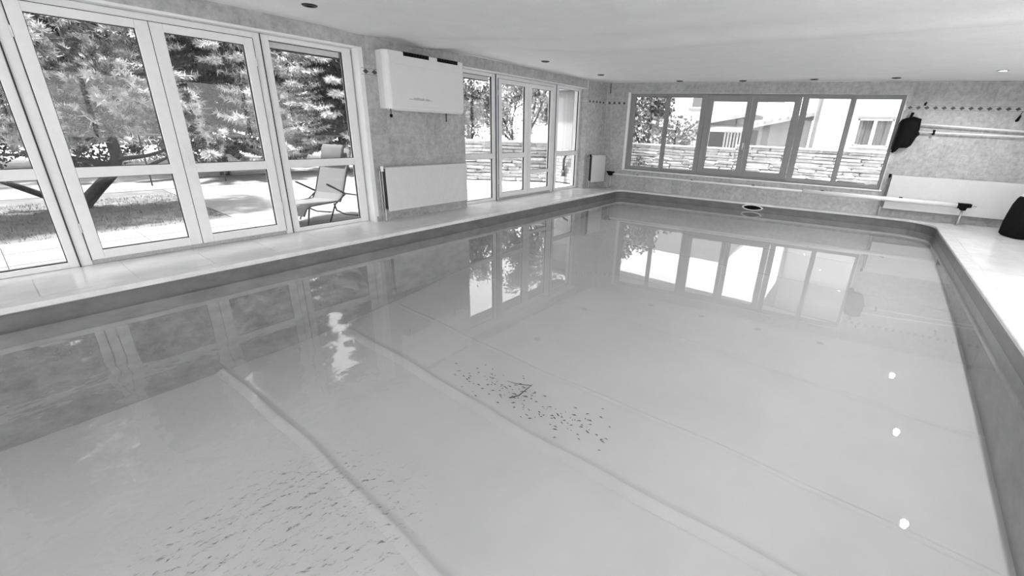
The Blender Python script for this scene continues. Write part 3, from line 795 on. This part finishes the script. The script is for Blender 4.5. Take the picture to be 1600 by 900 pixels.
# ================================================================== EXTERIOR
GZ = -0.08
tag(link('ground', ring_mesh('ground', [(-60, -40), (40, -40), (40, 70), (-60, 70)], [(-6.45, ROOM_B-0.1), (ROOM_R+0.1, ROOM_B-0.1), (ROOM_R+0.1, 12.2), (-5.8, 10.6), (-6.45, 10.6)], GZ-0.03), 'gravel'), 'gravel ground around the pool house, made pale to bounce daylight indoors', 'ground', kind='structure')
ter = thing('terrace', 'pale stone paving along the outside of the glazed doors', 'terrace', (0, 0, 0), kind='structure')
for i in range(3):
    for j in range(28):
        x1 = -6.5-i*0.6; y0 = -3.0+j*0.6
        if y0 > 8.6: continue
        slab(x1-0.6, x1, y0, y0+0.6, name='paving_slab', m='paving', parent=ter, z0=GZ-0.06, z1=GZ+0.002*((i*7+j*3) % 3), g=0.003)
tag(MB().box(-12.3, -8.32, -14, 2.4, GZ-0.05, GZ-0.005).build('lawn', 'lawn'), 'short lawn under the pine beyond the paving', 'lawn', kind='structure')
tag(MB().box(-12.3, -8.33, 2.42, 6.6, GZ-0.05, GZ-0.004).build('patio', 'paving'), 'pale patio beside the lawn behind the lounger', 'patio', kind='structure')
tag(MB().box(-14.2, -12.32, -14, 9.0, GZ-0.05, GZ).build('garden_path', 'paving'), 'pale sunlit garden path behind the pine', 'path', kind='structure')
tag(MB().prism([(-8.2, 10.95), (-6.3, 10.95), (3.6, 12.6), (8.0, 13.0), (8.0, 18.0), (3.3, 17.4), (-8.2, 14.6)], 'z', GZ-0.05, GZ-0.002).build('yard', 'paving'), 'pale paved yard beyond the far window', 'yard', kind='structure')

def tri_mesh(name, V, m, mats=None, idx=None):
    """V: (N,3,3) triangles -> one mesh object data (foliage)."""
    V = np.asarray(V, dtype=np.float32); N = len(V)
    me = bpy.data.meshes.new(name)
    me.vertices.add(N*3); me.vertices.foreach_set('co', V.reshape(-1))
    me.loops.add(N*3); me.loops.foreach_set('vertex_index', np.arange(N*3, dtype=np.int32))
    me.polygons.add(N); me.polygons.foreach_set('loop_start', np.arange(0, N*3, 3, dtype=np.int32)); me.polygons.foreach_set('loop_total', np.full(N, 3, dtype=np.int32))
    for mm in (mats or [m]): me.materials.append(MATS[mm])
    if idx is not None: me.polygons.foreach_set('material_index', np.asarray(idx, dtype=np.int32))
    me.update(); me.validate(); return me
rng = np.random.default_rng(3)
def unit(v): return v/np.maximum(np.linalg.norm(v, axis=-1, keepdims=True), 1e-9)
def needles(base, dirs, length, width):
    """thin triangles from base points along dirs."""
    side = unit(np.cross(dirs, rng.normal(size=dirs.shape)))*width[:, None]
    return np.stack([base-side, base+side, base+dirs*length[:, None]], 1)
def tufts(centers, axis, K, L, w, spread):
    n = len(centers)
    c = np.repeat(centers, K, 0); a = np.repeat(axis, K, 0)
    d = unit(a + rng.normal(size=c.shape)*spread)
    base = c - a*L*0.3 + rng.normal(size=c.shape)*L*0.12
    return needles(base, d, L*rng.uniform(0.7, 1.15, len(c)), w*rng.uniform(0.7, 1.3, len(c)))
def blades(base, dirs, L, w):
    """leaf as two triangles (diamond)."""
    s = unit(np.cross(dirs, rng.normal(size=dirs.shape)))
    a = base; b = base+dirs*(L*0.5)[:, None]+s*w[:, None]; c = base+dirs*L[:, None]; d = base+dirs*(L*0.5)[:, None]-s*w[:, None]
    return np.concatenate([np.stack([a, b, c], 1), np.stack([a, c, d], 1)])

# --- grass blades on the lawn near the paving
n = 9000
bx = np.stack([rng.uniform(-11.5, -8.25, n), rng.uniform(-4, 2.4, n), np.full(n, GZ-0.01)], 1)
g = needles(bx, unit(np.stack([rng.normal(0, .5, n), rng.normal(0, .5, n), np.ones(n)], 1)), rng.uniform(.03, .07, n), np.full(n, .004))
tag(link('grass', tri_mesh('grass', g, 'grass')), 'short grass blades of the lawn', 'grass', kind='stuff')

# --- big spreading pine outside the near doors
def pine(loc, label):
    t = thing('pine_tree', label, 'tree', loc)
    mb = MB()
    P = lambda *a: [Vector(p) for p in a]
    mb.tube(P((0, 0, -0.05), (0.15, 0.26, 0.28), (0.25, 0.50, 0.56), (0.35, 0.62, 0.85), (0.3, 0.6, 1.3), (0.2, 0.5, 2.4), (0.0, 0.2, 5.6)), [0.11, 0.095, 0.09, 0.085, 0.08, 0.06, 0.02], 8)
    t1 = mb.build('trunk', 'bark', t, smooth=True)
    br = [((0.25, 0.50, 0.56), (0.3, 1.0, 0.68), (0.2, 1.6, 0.95), 0.045), ((0.30, 0.56, 0.70), (0.4, 0.0, 0.88), (0.6, -0.8, 0.95), 0.05),
          ((0.33, 0.60, 0.80), (0.9, 0.9, 0.90), (1.4, 1.3, 1.1), 0.04), ((0.3, 0.6, 1.2), (0.9, 0.4, 1.4), (1.5, -0.4, 1.5), 0.045),
          ((0.3, 0.6, 1.4), (-0.3, 1.3, 1.6), (-0.6, 2.4, 1.7), 0.04), ((0.22, 0.55, 2.0), (0.8, 1.2, 2.2), (1.1, 1.6, 2.3), 0.035), ((0.2, 0.5, 2.4), (0.6, 0.1, 2.6), (1.0, -0.8, 2.7), 0.035),
          ((0.0, 0.0, 0.02), (-0.2, -0.7, 0.5), (-0.1, -1.6, 0.9), 0.06)]
    for a, b, c, r in br:
        MB().tube(P(a, b, c), [r, r*0.7, r*0.3], 6).build('branch', 'bark', t, smooth=True)
    # foliage lobes (centre, radii)
    lobes = []
    for k in range(125):
        y = rng.uniform(-3.9, 1.8); z = rng.uniform(1.05, 6.0); x = rng.uniform(-0.2, 1.5)-0.10*max(0, z-2.5)
        if y > 1.95-0.20*(z-1): continue
        lobes.append((x, y, z, rng.uniform(0.30, 0.52)))
    C = []; A = []
    for (x, y, z, r) in lobes:
        m = int(34*(r/0.42)**2)
        d = unit(rng.normal(size=(m, 3))*[1, 1, .8]+[0.25, 0, 0.45])
        C.append(np.array([x, y, z])+d*np.array([r, r, r*0.62])*rng.uniform(0.8, 1.05, (m, 1))); A.append(unit(d*[1, 1, .6]+[0, 0, 0.8]))
    C = np.concatenate(C); A = np.concatenate(A)
    keep = C[:, 2] > 0.92+0.1*rng.random(len(C)); C = C[keep]; A = A[keep]
    T = tufts(C, A, 60, 0.105, 0.012, 1.0)
    idx = np.repeat((rng.random(len(C)) < 0.5).astype(np.int32), 60)
    link('foliage', tri_mesh('foliage', T, None, ['pine', 'pine_new'], idx), None, t)['kind'] = 'stuff'
    return t
pine((-10.7, 0.95, GZ), 'large spreading pine with leaning trunk outside the near doors')

# --- spruces behind
def spruce(loc, h, rad, label, nb=150, step=0.10, K=6, L0=0.14, w0=0.013, group='spruces behind the lawn'):
    t = thing('spruce_tree', label, 'tree', loc, group=group)
    MB().tube([(0, 0, -0.05), (0.02, 0, h*0.5), (0, 0, h)], [0.13, 0.09, 0.02], 8).build('trunk', 'bark', t, smooth=True)
    B = []; D = []; I = []
    for k in range(nb):
        z = 0.15*h*0.6+h*0.9*(k/nb)**0.95; an = k*2.39996+rng.uniform(-.3, .3); L = rad*(1-z/h*0.88)*rng.uniform(.75, 1.1)
        dirh = np.array([math.cos(an), math.sin(an), 0]); ns = max(4, int(L/step))
        s = np.linspace(0.12, 1, ns)
        pts = np.array([0, 0, z])+dirh*(s*L)[:, None]+np.array([0, 0, 1])*((-0.30*s**1.2+0.16*s**3)*L)[:, None]
        side = np.array([-dirh[1], dirh[0], 0])
        for q in range(ns):
            tw = 0.36*(1-0.55*s[q])*min(1, L)
            for sg in (-1, 0, 1):
                td = unit((dirh*0.7+side*sg*1.0+np.array([0, 0, -0.22]))[None])[0]
                m = 5
                for e in range(m):
                    B.append(pts[q]+td*tw*(e/m)); D.append(td); I.append(1 if (e >= m-2 and s[q] > 0.35) or s[q] > 0.86 else 0)
    B = np.array(B); D = np.array(D); I = np.array(I)
    T = tufts(B, unit(D+[0, 0, 0.15]), K, L0, w0, 0.75)
    idx = np.repeat(I, K)
    link('foliage', tri_mesh('foliage', T, None, ['spruce', 'spruce_tip'], idx), None, t)['kind'] = 'stuff'
spruce((-14.6, 4.3, GZ), 8.5, 2.4, 'tall pale tipped spruce behind the right leaf of the near doors', 170)
spruce((-13.9, 7.4, GZ), 8.0, 2.3, 'tall pale tipped spruce behind the lounger', 170)
spruce((-16.4, 1.6, GZ), 11.0, 2.6, 'tall spruce behind the top of the pine', 190, 0.15, 5, 0.2, 0.018)
spruce((-15.8, -2.2, GZ), 10.5, 2.6, 'spruce at the far left behind the pine', 180, 0.16, 5, 0.2, 0.018)
for k, (xx, yy, hh) in enumerate(((-20.0, -0.6, 13.5), (-20.5, 3.6, 14.0), (-19.5, 7.2, 13.5), (-17.8, 10.2, 12.0), (-19.0, -5.2, 13.0))):
    spruce((xx, yy, GZ), hh, 3.2, ('tall dark conifer at the back behind the pine', 'tall dark conifer at the back between the two spruces', 'tall dark conifer at the back behind the lounger', 'dark conifer at the back hidden by the heater pier', 'tall dark conifer at the back far left')[k], 170, 0.24, 5, 0.32, 0.034, 'dark conifers at the back')
# hedge bushes closing the garden
def bush(loc, rx, ry, rz, label, m='leaf', n=1500, L=0.10, group=None, name='bush', stems=5):
    t = thing(name, label, 'bush', loc, group=group)
    d = unit(rng.normal(size=(n, 3))); r = rng.uniform(0.55, 1.0, (n, 1))**0.5
    P = d*r*[rx, ry, rz]+[0, 0, rz]
    P = P[P[:, 2] > 0.02]
    n = len(P)
    T = blades(P, unit(d[:n]+rng.normal(size=(n, 3))*0.8+[0, 0, .3]), rng.uniform(.6, 1.2, n)*L, rng.uniform(.25, .4, n)*L)
    link('foliage', tri_mesh('foliage', T, m), None, t)['kind'] = 'stuff'
    for k in range(stems):
        a = rng.uniform(0, 6.28); MB().tube([(0, 0, -0.03), (rx*.3*math.cos(a), ry*.3*math.sin(a), rz*0.8), (rx*.6*math.cos(a), ry*.6*math.sin(a), rz*1.5)], [.02, .014, .005], 5).build('stem', 'bark', t, smooth=True)
    return t
for k, yy in enumerate((-5.0, -2.6, -0.2, 2.2, 4.6, 7.0)):
    bush((-17.3, yy, GZ), 0.8, 1.17, 0.75, ('dark hedge bush at the far left end of the garden', 'dark hedge bush second from the far left', 'dark hedge bush seen under the pine boughs', 'dark hedge bush right of the pine trunk', 'dark hedge bush behind the near door spruces', 'dark hedge bush behind the lounger spruce')[k], n=2600, group='hedge bushes at the back of the garden')
# garden rail fence
t = thing('rail_fence', 'thin dark rail fence across the garden behind the near doors', 'fence', (-13.0, 2.4, GZ))
MB().tube([(0, 0, 1.10), (0, 5.6, 1.10)], 0.018, 8).build('rail', 'dark_metal', t)
for k in range(5): MB().tube([(0, 1.4*k, 0), (0, 1.4*k, 1.10)], 0.014, 8).build('post', 'dark_metal', t)

# --- deciduous trees with thin branches beyond the stone wall
def branch_tree(loc, h, label, m, nleaf, L, spread=1.0, name='leafy_tree', seed=1, group=None, tips=None, low=0.3, depthmax=4):
    r2 = random.Random(seed); t = thing(name, label, 'tree', loc, group=group)
    mb = MB(); ends = []
    def grow(p, d, L_, r, dep):
        q = p+d*L_; mid = p+d*L_*0.5+Vector((r2.gauss(0, .04), r2.gauss(0, .04), 0))*L_
        mb.tube([p, mid, q], [r, r*.85, r*.7], 5, cap=False); ends.append((q, d)); ends.append((mid, d))
        if dep == 0: return
        for k in range(r2.choice((2, 3, 3))):
            nd = (d+Vector((r2.gauss(0, .55), r2.gauss(0, .55), r2.gauss(0.05, .35)))*spread).normalized()
            grow(q, nd, L_*r2.uniform(.6, .85), r*.66, dep-1)
    grow(Vector((0, 0, -0.05)), Vector((0.05, 0, 1)).normalized(), h*low, h*0.014, depthmax)
    mb.build('branches', 'bark', t, smooth=True)
    E = np.array([list(e[0]) for e in ends]); E = E[E[:, 2] > h*0.22]
    c = E[rng.integers(0, len(E), nleaf)]+rng.normal(size=(nleaf, 3))*0.17
    T = blades(c, unit(rng.normal(size=(nleaf, 3))+[0, 0, .2]), rng.uniform(.6, 1.2, nleaf)*L, rng.uniform(.28, .42, nleaf)*L)
    if tips: idx = (np.tile(rng.random(nleaf) < tips, 2)).astype(np.int32); me = tri_mesh('foliage', T, None, [m, 'blossom'], idx)
    else: me = tri_mesh('foliage', T, m)
    link('foliage', me, None, t)['kind'] = 'stuff'
branch_tree((-12.6, 11.6, GZ), 5.2, 'pale leafy tree behind the stone wall seen past the heater', 'leaf_pale', 7000, 0.13, seed=4)
branch_tree((-11.0, 13.4, GZ), 5.2, 'thin branched pale tree behind the far double doors', 'leaf_pale', 6500, 0.12, seed=5)
branch_tree((-11.4, 12.8, GZ), 5.0, 'pale bushy tree behind the left leaf of the far double doors', 'leaf_pale', 8000, 0.12, seed=33, low=0.2, depthmax=5)
branch_tree((-10.2, 14.6, GZ), 5.0, 'pale bushy tree behind the right leaf of the far double doors', 'leaf_pale', 8000, 0.12, seed=41, low=0.2, depthmax=5)
branch_tree((-10.6, 9.9, GZ+0.0), 3.4, 'dark leafy tree close behind the heater pier edge', 'leaf', 3000, 0.12, seed=12)
branch_tree((-7.45, 15.9, GZ), 4.2, 'dark broad leaved tree with pale blossom left in the far window', 'leaf', 6500, 0.18, seed=21, tips=0.28, low=0.26)

# --- stone garden walls, one object for each stone
def stone_wall(label, a, b, ztop, slen, seed, step=None, ch=0.105):
    """step = (u, extra): the wall top rises by extra beyond u along its length."""
    a = Vector((a[0], a[1], 0)); b = Vector((b[0], b[1], 0)); d = b-a; L = d.length
    t = thing('stone_wall', label, 'garden wall', (a.x, a.y, GZ), math.atan2(d.y, d.x), group='rough stone garden walls')
    r2 = random.Random(seed)
    shapes = []
    for k in range(12):
        bm = bmesh.new(); bmesh.ops.create_cube(bm, size=1.0)
        bmesh.ops.bevel(bm, geom=bm.edges[:], offset=0.10, segments=1, affect='EDGES')
        for v in bm.verts: v.co += Vector((r2.gauss(0, .03), r2.gauss(0, .10), r2.gauss(0, .06)))
        me = bpy.data.meshes.new('stone'); bm.to_mesh(me); bm.free(); me.materials.append(MATS['stone']); shapes.append(me)
    secs = [(0, L, ztop-GZ)] if not step else [(0, step[0], ztop-GZ), (step[0], L, ztop+step[1]-GZ)]
    for (s0, s1, H) in secs:
        MB().box(s0, s1, 0.03, 0.27, -0.05, H-0.02).build('wall_core', 'mortar', t)
        nc = max(1, round(H/ch)); hh = H/nc
        for c in range(nc):
            u = s0-r2.uniform(0, slen*.5)
            while u < s1:
                w = slen*r2.uniform(.6, 1.5); u0, u1 = max(u, s0), min(u+w, s1)
                if u1-u0 > 0.06:
                    o = bpy.data.objects.new('stone', r2.choice(shapes)); COL.objects.link(o); o.parent = t
                    o.location = ((u0+u1)/2, 0.05+r2.uniform(-.025, .025), hh*(c+.5)+r2.uniform(-.008, .008)); o.scale = (u1-u0-.010, 0.14, hh-0.016)
                    o.rotation_euler = (0, r2.uniform(-.025, .025), 0)
                u += w
        u = s0
        while u < s1-0.01:
            w = min(0.95, s1-u)
            MB().box(u+.004, u+w-.004, -0.09, 0.33, H-0.01, H+0.04).build('cap_stone', 'stone', t, bevel=0.008); u += w
    return t
stone_wall('rough pale stone wall beyond the doors behind the heater', (-11.6, 7.75), (-7.95, 10.62), 1.05, 0.50, 2)
stone_wall('long rough pale stone wall beyond the far window', (-9.4, 14.5), (3.0, 17.5), 1.04, 0.62, 3, step=(5.75, 0.12))
bush((-6.75, 14.55, GZ), 0.20, 0.2, 0.36, 'small leafy plant before the stone wall in the far window', n=160, L=0.10, name='garden_plant', stems=4)

# --- annex with white wall and brick plinth outside the corner light
t = thing('annex', 'white annex wall with brick base outside the last left side light', 'annex', (-8.0, 10.86, GZ))
MB().box(0, 1.35, 0, 0.9, 1.0, 2.62).build('wall', 'render_white', t)
MB().box(0.02, 1.33, 0.02, 0.9, 0, 1.0).build('plinth_core', 'mortar', t)
mb_brick = MB().box(0, 1, 0, 1, 0, 1).mesh('brick'); mb_brick.materials.append(MATS['stone'])
for c in range(10):
    u = -0.13*(c % 2)
    while u < 1.35:
        u0, u1 = max(0, u), min(1.35, u+0.26)
        if u1-u0 > .03:
            o = bpy.data.objects.new('brick', mb_brick); COL.objects.link(o); o.parent = t; o.location = (u0+.005, 0.0, c*0.1+.005); o.scale = (u1-u0-.01, .03, .09)
        u += 0.26
MB().box(-0.15, 1.4, -0.22, 1.0, 2.60, 2.72).build('eave', 'render_grey', t, bevel=0.01)
pp = MB().tube([(0.80, -0.06, 2.6), (0.80, -0.06, 1.02)], 0.03, 10).build('downpipe', 'render_grey', t, smooth=True)
MB().tube([(0.80, -0.06, 0.95), (0.62, -0.08, 0.88), (0.52, -0.08, 0.7), (0.52, -0.08, 0.35)], 0.035, 10).build('waste_pipe', 'dark_metal', t, smooth=True)
MB().tube([(0.52, -0.08, 0.37), (0.52, -0.08, 0.20)], [0.05, 0.06], 10).build('pipe_shoe', 'dark_metal', t, smooth=True)

# --- sheds and houses beyond the far wall
YS = 21.0; KS = YS/20.0      # offsets read at 20 m, built at 21 m
def sx(x): return x*KS
def sz(z): return 1.55+(z-1.55)*KS
t = thing('shed', 'low white shed with sloping pale roof and dark slatted opening', 'shed', (sx(-8.1), YS, GZ))
ox = sx(-8.1); zr = lambda x: sz(1.56+(x+8.1)*0.195)-GZ
# front wall pieces around the dark bay
def poly_wall(pts, y0, y1, m, name='wall', parent=None): return MB().prism(pts, 'y', y0, y1).build(name, m, parent)
X = lambda x: sx(x)-ox
poly_wall([(X(-8.1), 0), (X(-7.75), 0), (X(-7.75), zr(-7.75)), (X(-8.1), zr(-8.1))], 0.0, 0.15, 'render_white', parent=t)
poly_wall([(X(-7.55), 0), (X(-6.06), 0), (X(-6.06), zr(-6.06)), (X(-7.55), zr(-7.55))], 0.0, 0.15, 'render_white', parent=t)
poly_wall([(X(-6.06), 0), (X(-4.62), 0), (X(-4.62), 0.72), (X(-6.06), 0.72)], 0.0, 0.15, 'render_white', parent=t)
poly_wall([(X(-6.06), sz(1.86)-GZ), (X(-4.62), sz(1.86)-GZ), (X(-4.62), zr(-4.62)), (X(-6.06), zr(-6.06))], 0.0, 0.15, 'roof_sheet', parent=t)
MB().box(X(-8.1), X(-4.62), 1.6, 1.7, 0, 1.7).build('back_wall', 'timber_dark', t)
MB().box(X(-7.75), X(-7.55), 0.05, 0.1, 0, 1.55).build('door', 'timber_dark', t)
for k in range(6):
    u = X(-5.46)+k*(X(-4.66)-X(-5.46))/6
    MB().box(u, u+0.075, 0.30, 0.34, 0.5, sz(1.66)-GZ).build('slat', 'timber_pale', t)
cor = MB(); n = 34
for k in range(n):     # corrugated canopy edge
    a = X(-6.12)+(X(-4.62)-X(-6.12))*k/n; b = X(-6.12)+(X(-4.62)-X(-6.12))*(k+1)/n; z0_ = sz(1.84)-GZ
    cor.add([(a, -0.35, z0_-0.05), ((a+b)/2, -0.35, z0_+0.02), (b, -0.35, z0_-0.05), (a, 0.1, z0_+0.06), ((a+b)/2, 0.1, z0_+0.13), (b, 0.1, z0_+0.06)], [(0, 1, 4, 3), (1, 2, 5, 4)])
cor.build('canopy', 'roof_sheet', t)
poly_wall([(X(-8.3), zr(-8.3)-0.02), (X(-4.5), zr(-4.5)-0.02), (X(-4.5), zr(-4.5)+0.13), (X(-8.3), zr(-8.3)+0.13)], -0.35, 3.0, 'roof_light', 'roof', t)
t = thing('shed', 'grey rendered shed with rising roof line beside the white house', 'shed', (sx(-4.5), YS+0.3, GZ)); ox = sx(-4.5)
zr2 = lambda x: sz(1.78+(x+4.5)*0.24)-GZ
poly_wall([(X(-4.32), 0), (X(-2.2), 0), (X(-2.2), zr2(-2.2)), (X(-4.32), zr2(-4.32))], 0, 0.2, 'render_grey', parent=t)
MB().box(X(-4.30), X(-4.08), -0.02, 0.05, 0.6, sz(1.72)-GZ).build('door', 'timber_dark', t)
poly_wall([(X(-4.45), zr2(-4.45)-.02), (X(-2.1), zr2(-2.1)-.02), (X(-2.1), zr2(-2.1)+.12), (X(-4.45), zr2(-4.45)+.12)], -0.35, 3.0, 'roof_light', 'roof', t)
for k in range(8):
    c = X(-4.4)+k*0.29
    MB().tube([(c, -0.36, zr2((c+ox)/KS)+0.13), (c, 3.0, zr2((c+ox)/KS)+0.13)], 0.05, 8).build('ridge_tile', 'roof_sheet', t)
t = thing('house', 'white rendered house with a two light curtained window beyond the far wall', 'house', (sx(-2.05), YS-0.6, GZ)); ox = sx(-2.05)
hw0, hw1, hz0, hz1 = X(-0.64), X(0.40), sz(1.31)-GZ, sz(2.24)-GZ; HX = 9.0
mb = MB()
mb.box(0, hw0, 0, 0.3, 0, 5.6); mb.box(hw1, HX, 0, 0.3, 0, 5.6); mb.box(hw0, hw1, 0, 0.3, 0, hz0); mb.box(hw0, hw1, 0, 0.3, hz1, 5.6); mb.box(0, 0.3, 0.3, 6, 0, 5.6)
mb.build('wall', 'render_white', t)
MB().prism([(-0.4, 5.6), (HX+.4, 5.6), (HX+.4, 5.75), (-0.4, 5.75)], 'y', -0.4, 6.2).build('roof', 'roof_light', t)
MB().tube([(0.10, -0.06, 0), (0.10, -0.06, 5.6)], 0.055, 10).build('downpipe', 'render_grey', t, smooth=True)
w = link('window', None, None, t, (hw0, 0.1, hz0))
ww, wh = hw1-hw0, hz1-hz0
mb = MB(); mb.box(0, 0.05, 0, .06, 0, wh); mb.box(ww-.05, ww, 0, .06, 0, wh); mb.box(0, ww, 0, .06, wh-.05, wh); mb.box(0, ww, 0, .06, 0, .05); mb.box(ww/2-.05, ww/2+.05, -.01, .06, 0, wh)
mb.build('window_frame', 'frame_white', w)
for (a, b) in ((0.05, ww/2-.05), (ww/2+.05, ww-.05)):
    MB().box(a, b, .02, .028, .05, wh-.05).build('pane', 'glass', w)
    cu = MB(); N = 16
    for i in range(N+1):
        u = a+(b-a)*i/N; yy = 0.10+0.02*math.sin(i*1.9); cu.v += [(u, yy, 0.03), (u, yy, wh-.03)]
    cu.f = [(2*i, 2*i+2, 2*i+3, 2*i+1) for i in range(N)]
    cu.build('curtain', 'curtain', w)
MB().box(hw0-.08, hw1+.08, -0.12, 0.1, hz0-.06, hz0).build('window_sill', 'render_white', t, bevel=.01)
MB().box(hw0-.03, hw1+.03, -0.03, 0.02, hz1, hz1+.08).build('lintel', 'render_grey', t)
t = thing('house', 'pale distant house with a grey tiled roof above the sheds', 'house', (-15.5, 31.0, GZ))
MB().box(0, 9.5, 0, 6, 0, 4.9).build('wall', 'render_white', t)
MB().prism([(-0.4, 3.3), (2.9, 3.3), (2.9, 4.5), (1.6, 4.9), (-0.4, 4.9)], 'y', -0.8, -0.1).build('lower_roof', 'roof_light', t)
MB().prism([(-0.5, 4.85), (10.0, 4.85), (8.6, 7.0), (0.9, 7.0)], 'y', -0.5, 6.5).build('roof', 'roof_light', t)
w = link('window', None, None, t, (4.6, -0.02, 3.2))
MB().box(0, 0.9, 0, 0.05, 0, 1.3).build('window_frame', 'frame_white', w); MB().box(0.08, 0.82, -0.015, 0.02, 0.08, 1.22).build('pane', 'curtain', w)
MB().box(4.5, 5.6, -0.12, 0.0, 3.08, 3.18).build('window_sill', 'render_grey', t)
MB().tube([(8.5, -0.08, 0), (8.5, -0.08, 4.8)], 0.08, 8).build('downpipe', 'render_grey', t)

# --- folding lounger on the terrace
t = thing('lounger', 'grey folding garden lounger with headrest outside the side light', 'lounger', (-7.2, 3.33, GZ), R(20))
# local: x across, y back, z up
def strip(prof, x0, x1, th, name, m, parent):
    mb = MB(); k = len(prof)
    for (y, z) in prof: mb.v += [(x0, y, z), (x1, y, z), (x1, y, z-th), (x0, y, z-th)]
    for i in range(k-1):
        for j in range(4): mb.f.append((4*i+j, 4*i+(j+1) % 4, 4*i+4+(j+1) % 4, 4*i+4+j))
    mb.f.append((0, 1, 2, 3)); mb.f.append(tuple(4*(k-1)+j for j in (3, 2, 1, 0)))
    return mb.build(name, m, parent, smooth=False)
strip([(-0.62, 0.20), (-0.55, 0.30), (-0.45, 0.335), (-0.2, 0.33), (0.05, 0.32), (0.16, 0.33)], -0.27, 0.27, 0.012, 'seat', 'fabric', t)
strip([(0.15, 0.33), (0.22, 0.42), (0.30, 0.62), (0.40, 0.85), (0.47, 1.04), (0.52, 1.12)], -0.27, 0.27, 0.012, 'backrest', 'fabric', t)
hp = MB(); prof = [(0.36, 0.93), (0.39, 0.94), (0.435, 1.04), (0.46, 1.13), (0.47, 1.19), (0.44, 1.20), (0.40, 1.14), (0.36, 1.02)]
hp.prism([(p[0], p[1]) for p in prof], 'x', -0.21, 0.21); hp.build('headrest', 'cushion', t, bevel=0.02, smooth=True)
for s in (-1, 1):
    x = 0.285*s
    MB().tube([(x, -0.62, 0.19), (x, -0.55, 0.295), (x, -0.45, 0.325), (x, 0.15, 0.315)], 0.012, 8).build('seat_rail', 'dark_metal', t, smooth=True)
    MB().tube([(x, 0.13, 0.30), (x, 0.22, 0.41), (x, 0.30, 0.61), (x, 0.40, 0.84), (x, 0.52, 1.12)], 0.012, 8).build('back_rail', 'dark_metal', t, smooth=True)
    MB().tube([(x*1.08, -0.12, 0.62), (x*1.08, 0.24, 0.43)], 0.016, 8).build('armrest', 'dark_metal', t, smooth=True)
    MB().tube([(x*1.06, 0.26, 0.42), (x*1.06, 0.0, 0.28), (x*1.06, -0.10, 0.10), (x*1.06, -0.16, 0.0)], 0.012, 8).build('leg', 'dark_metal', t, smooth=True)
    MB().tube([(x*1.06, -0.02, 0.30), (x*1.06, 0.02, 0.18), (x*1.06, 0.20, 0.08), (x*1.06, 0.55, 0.0)], 0.012, 8).build('leg', 'dark_metal', t, smooth=True)
    MB().tube([(x, -0.50, 0.31), (x, -0.58, 0.0)], 0.012, 8).build('leg', 'dark_metal', t, smooth=True)
    MB().tube([(x*1.05, 0.24, 0.43), (x*1.05, 0.62, 0.34)], 0.012, 8).build('stay', 'dark_metal', t, smooth=True)
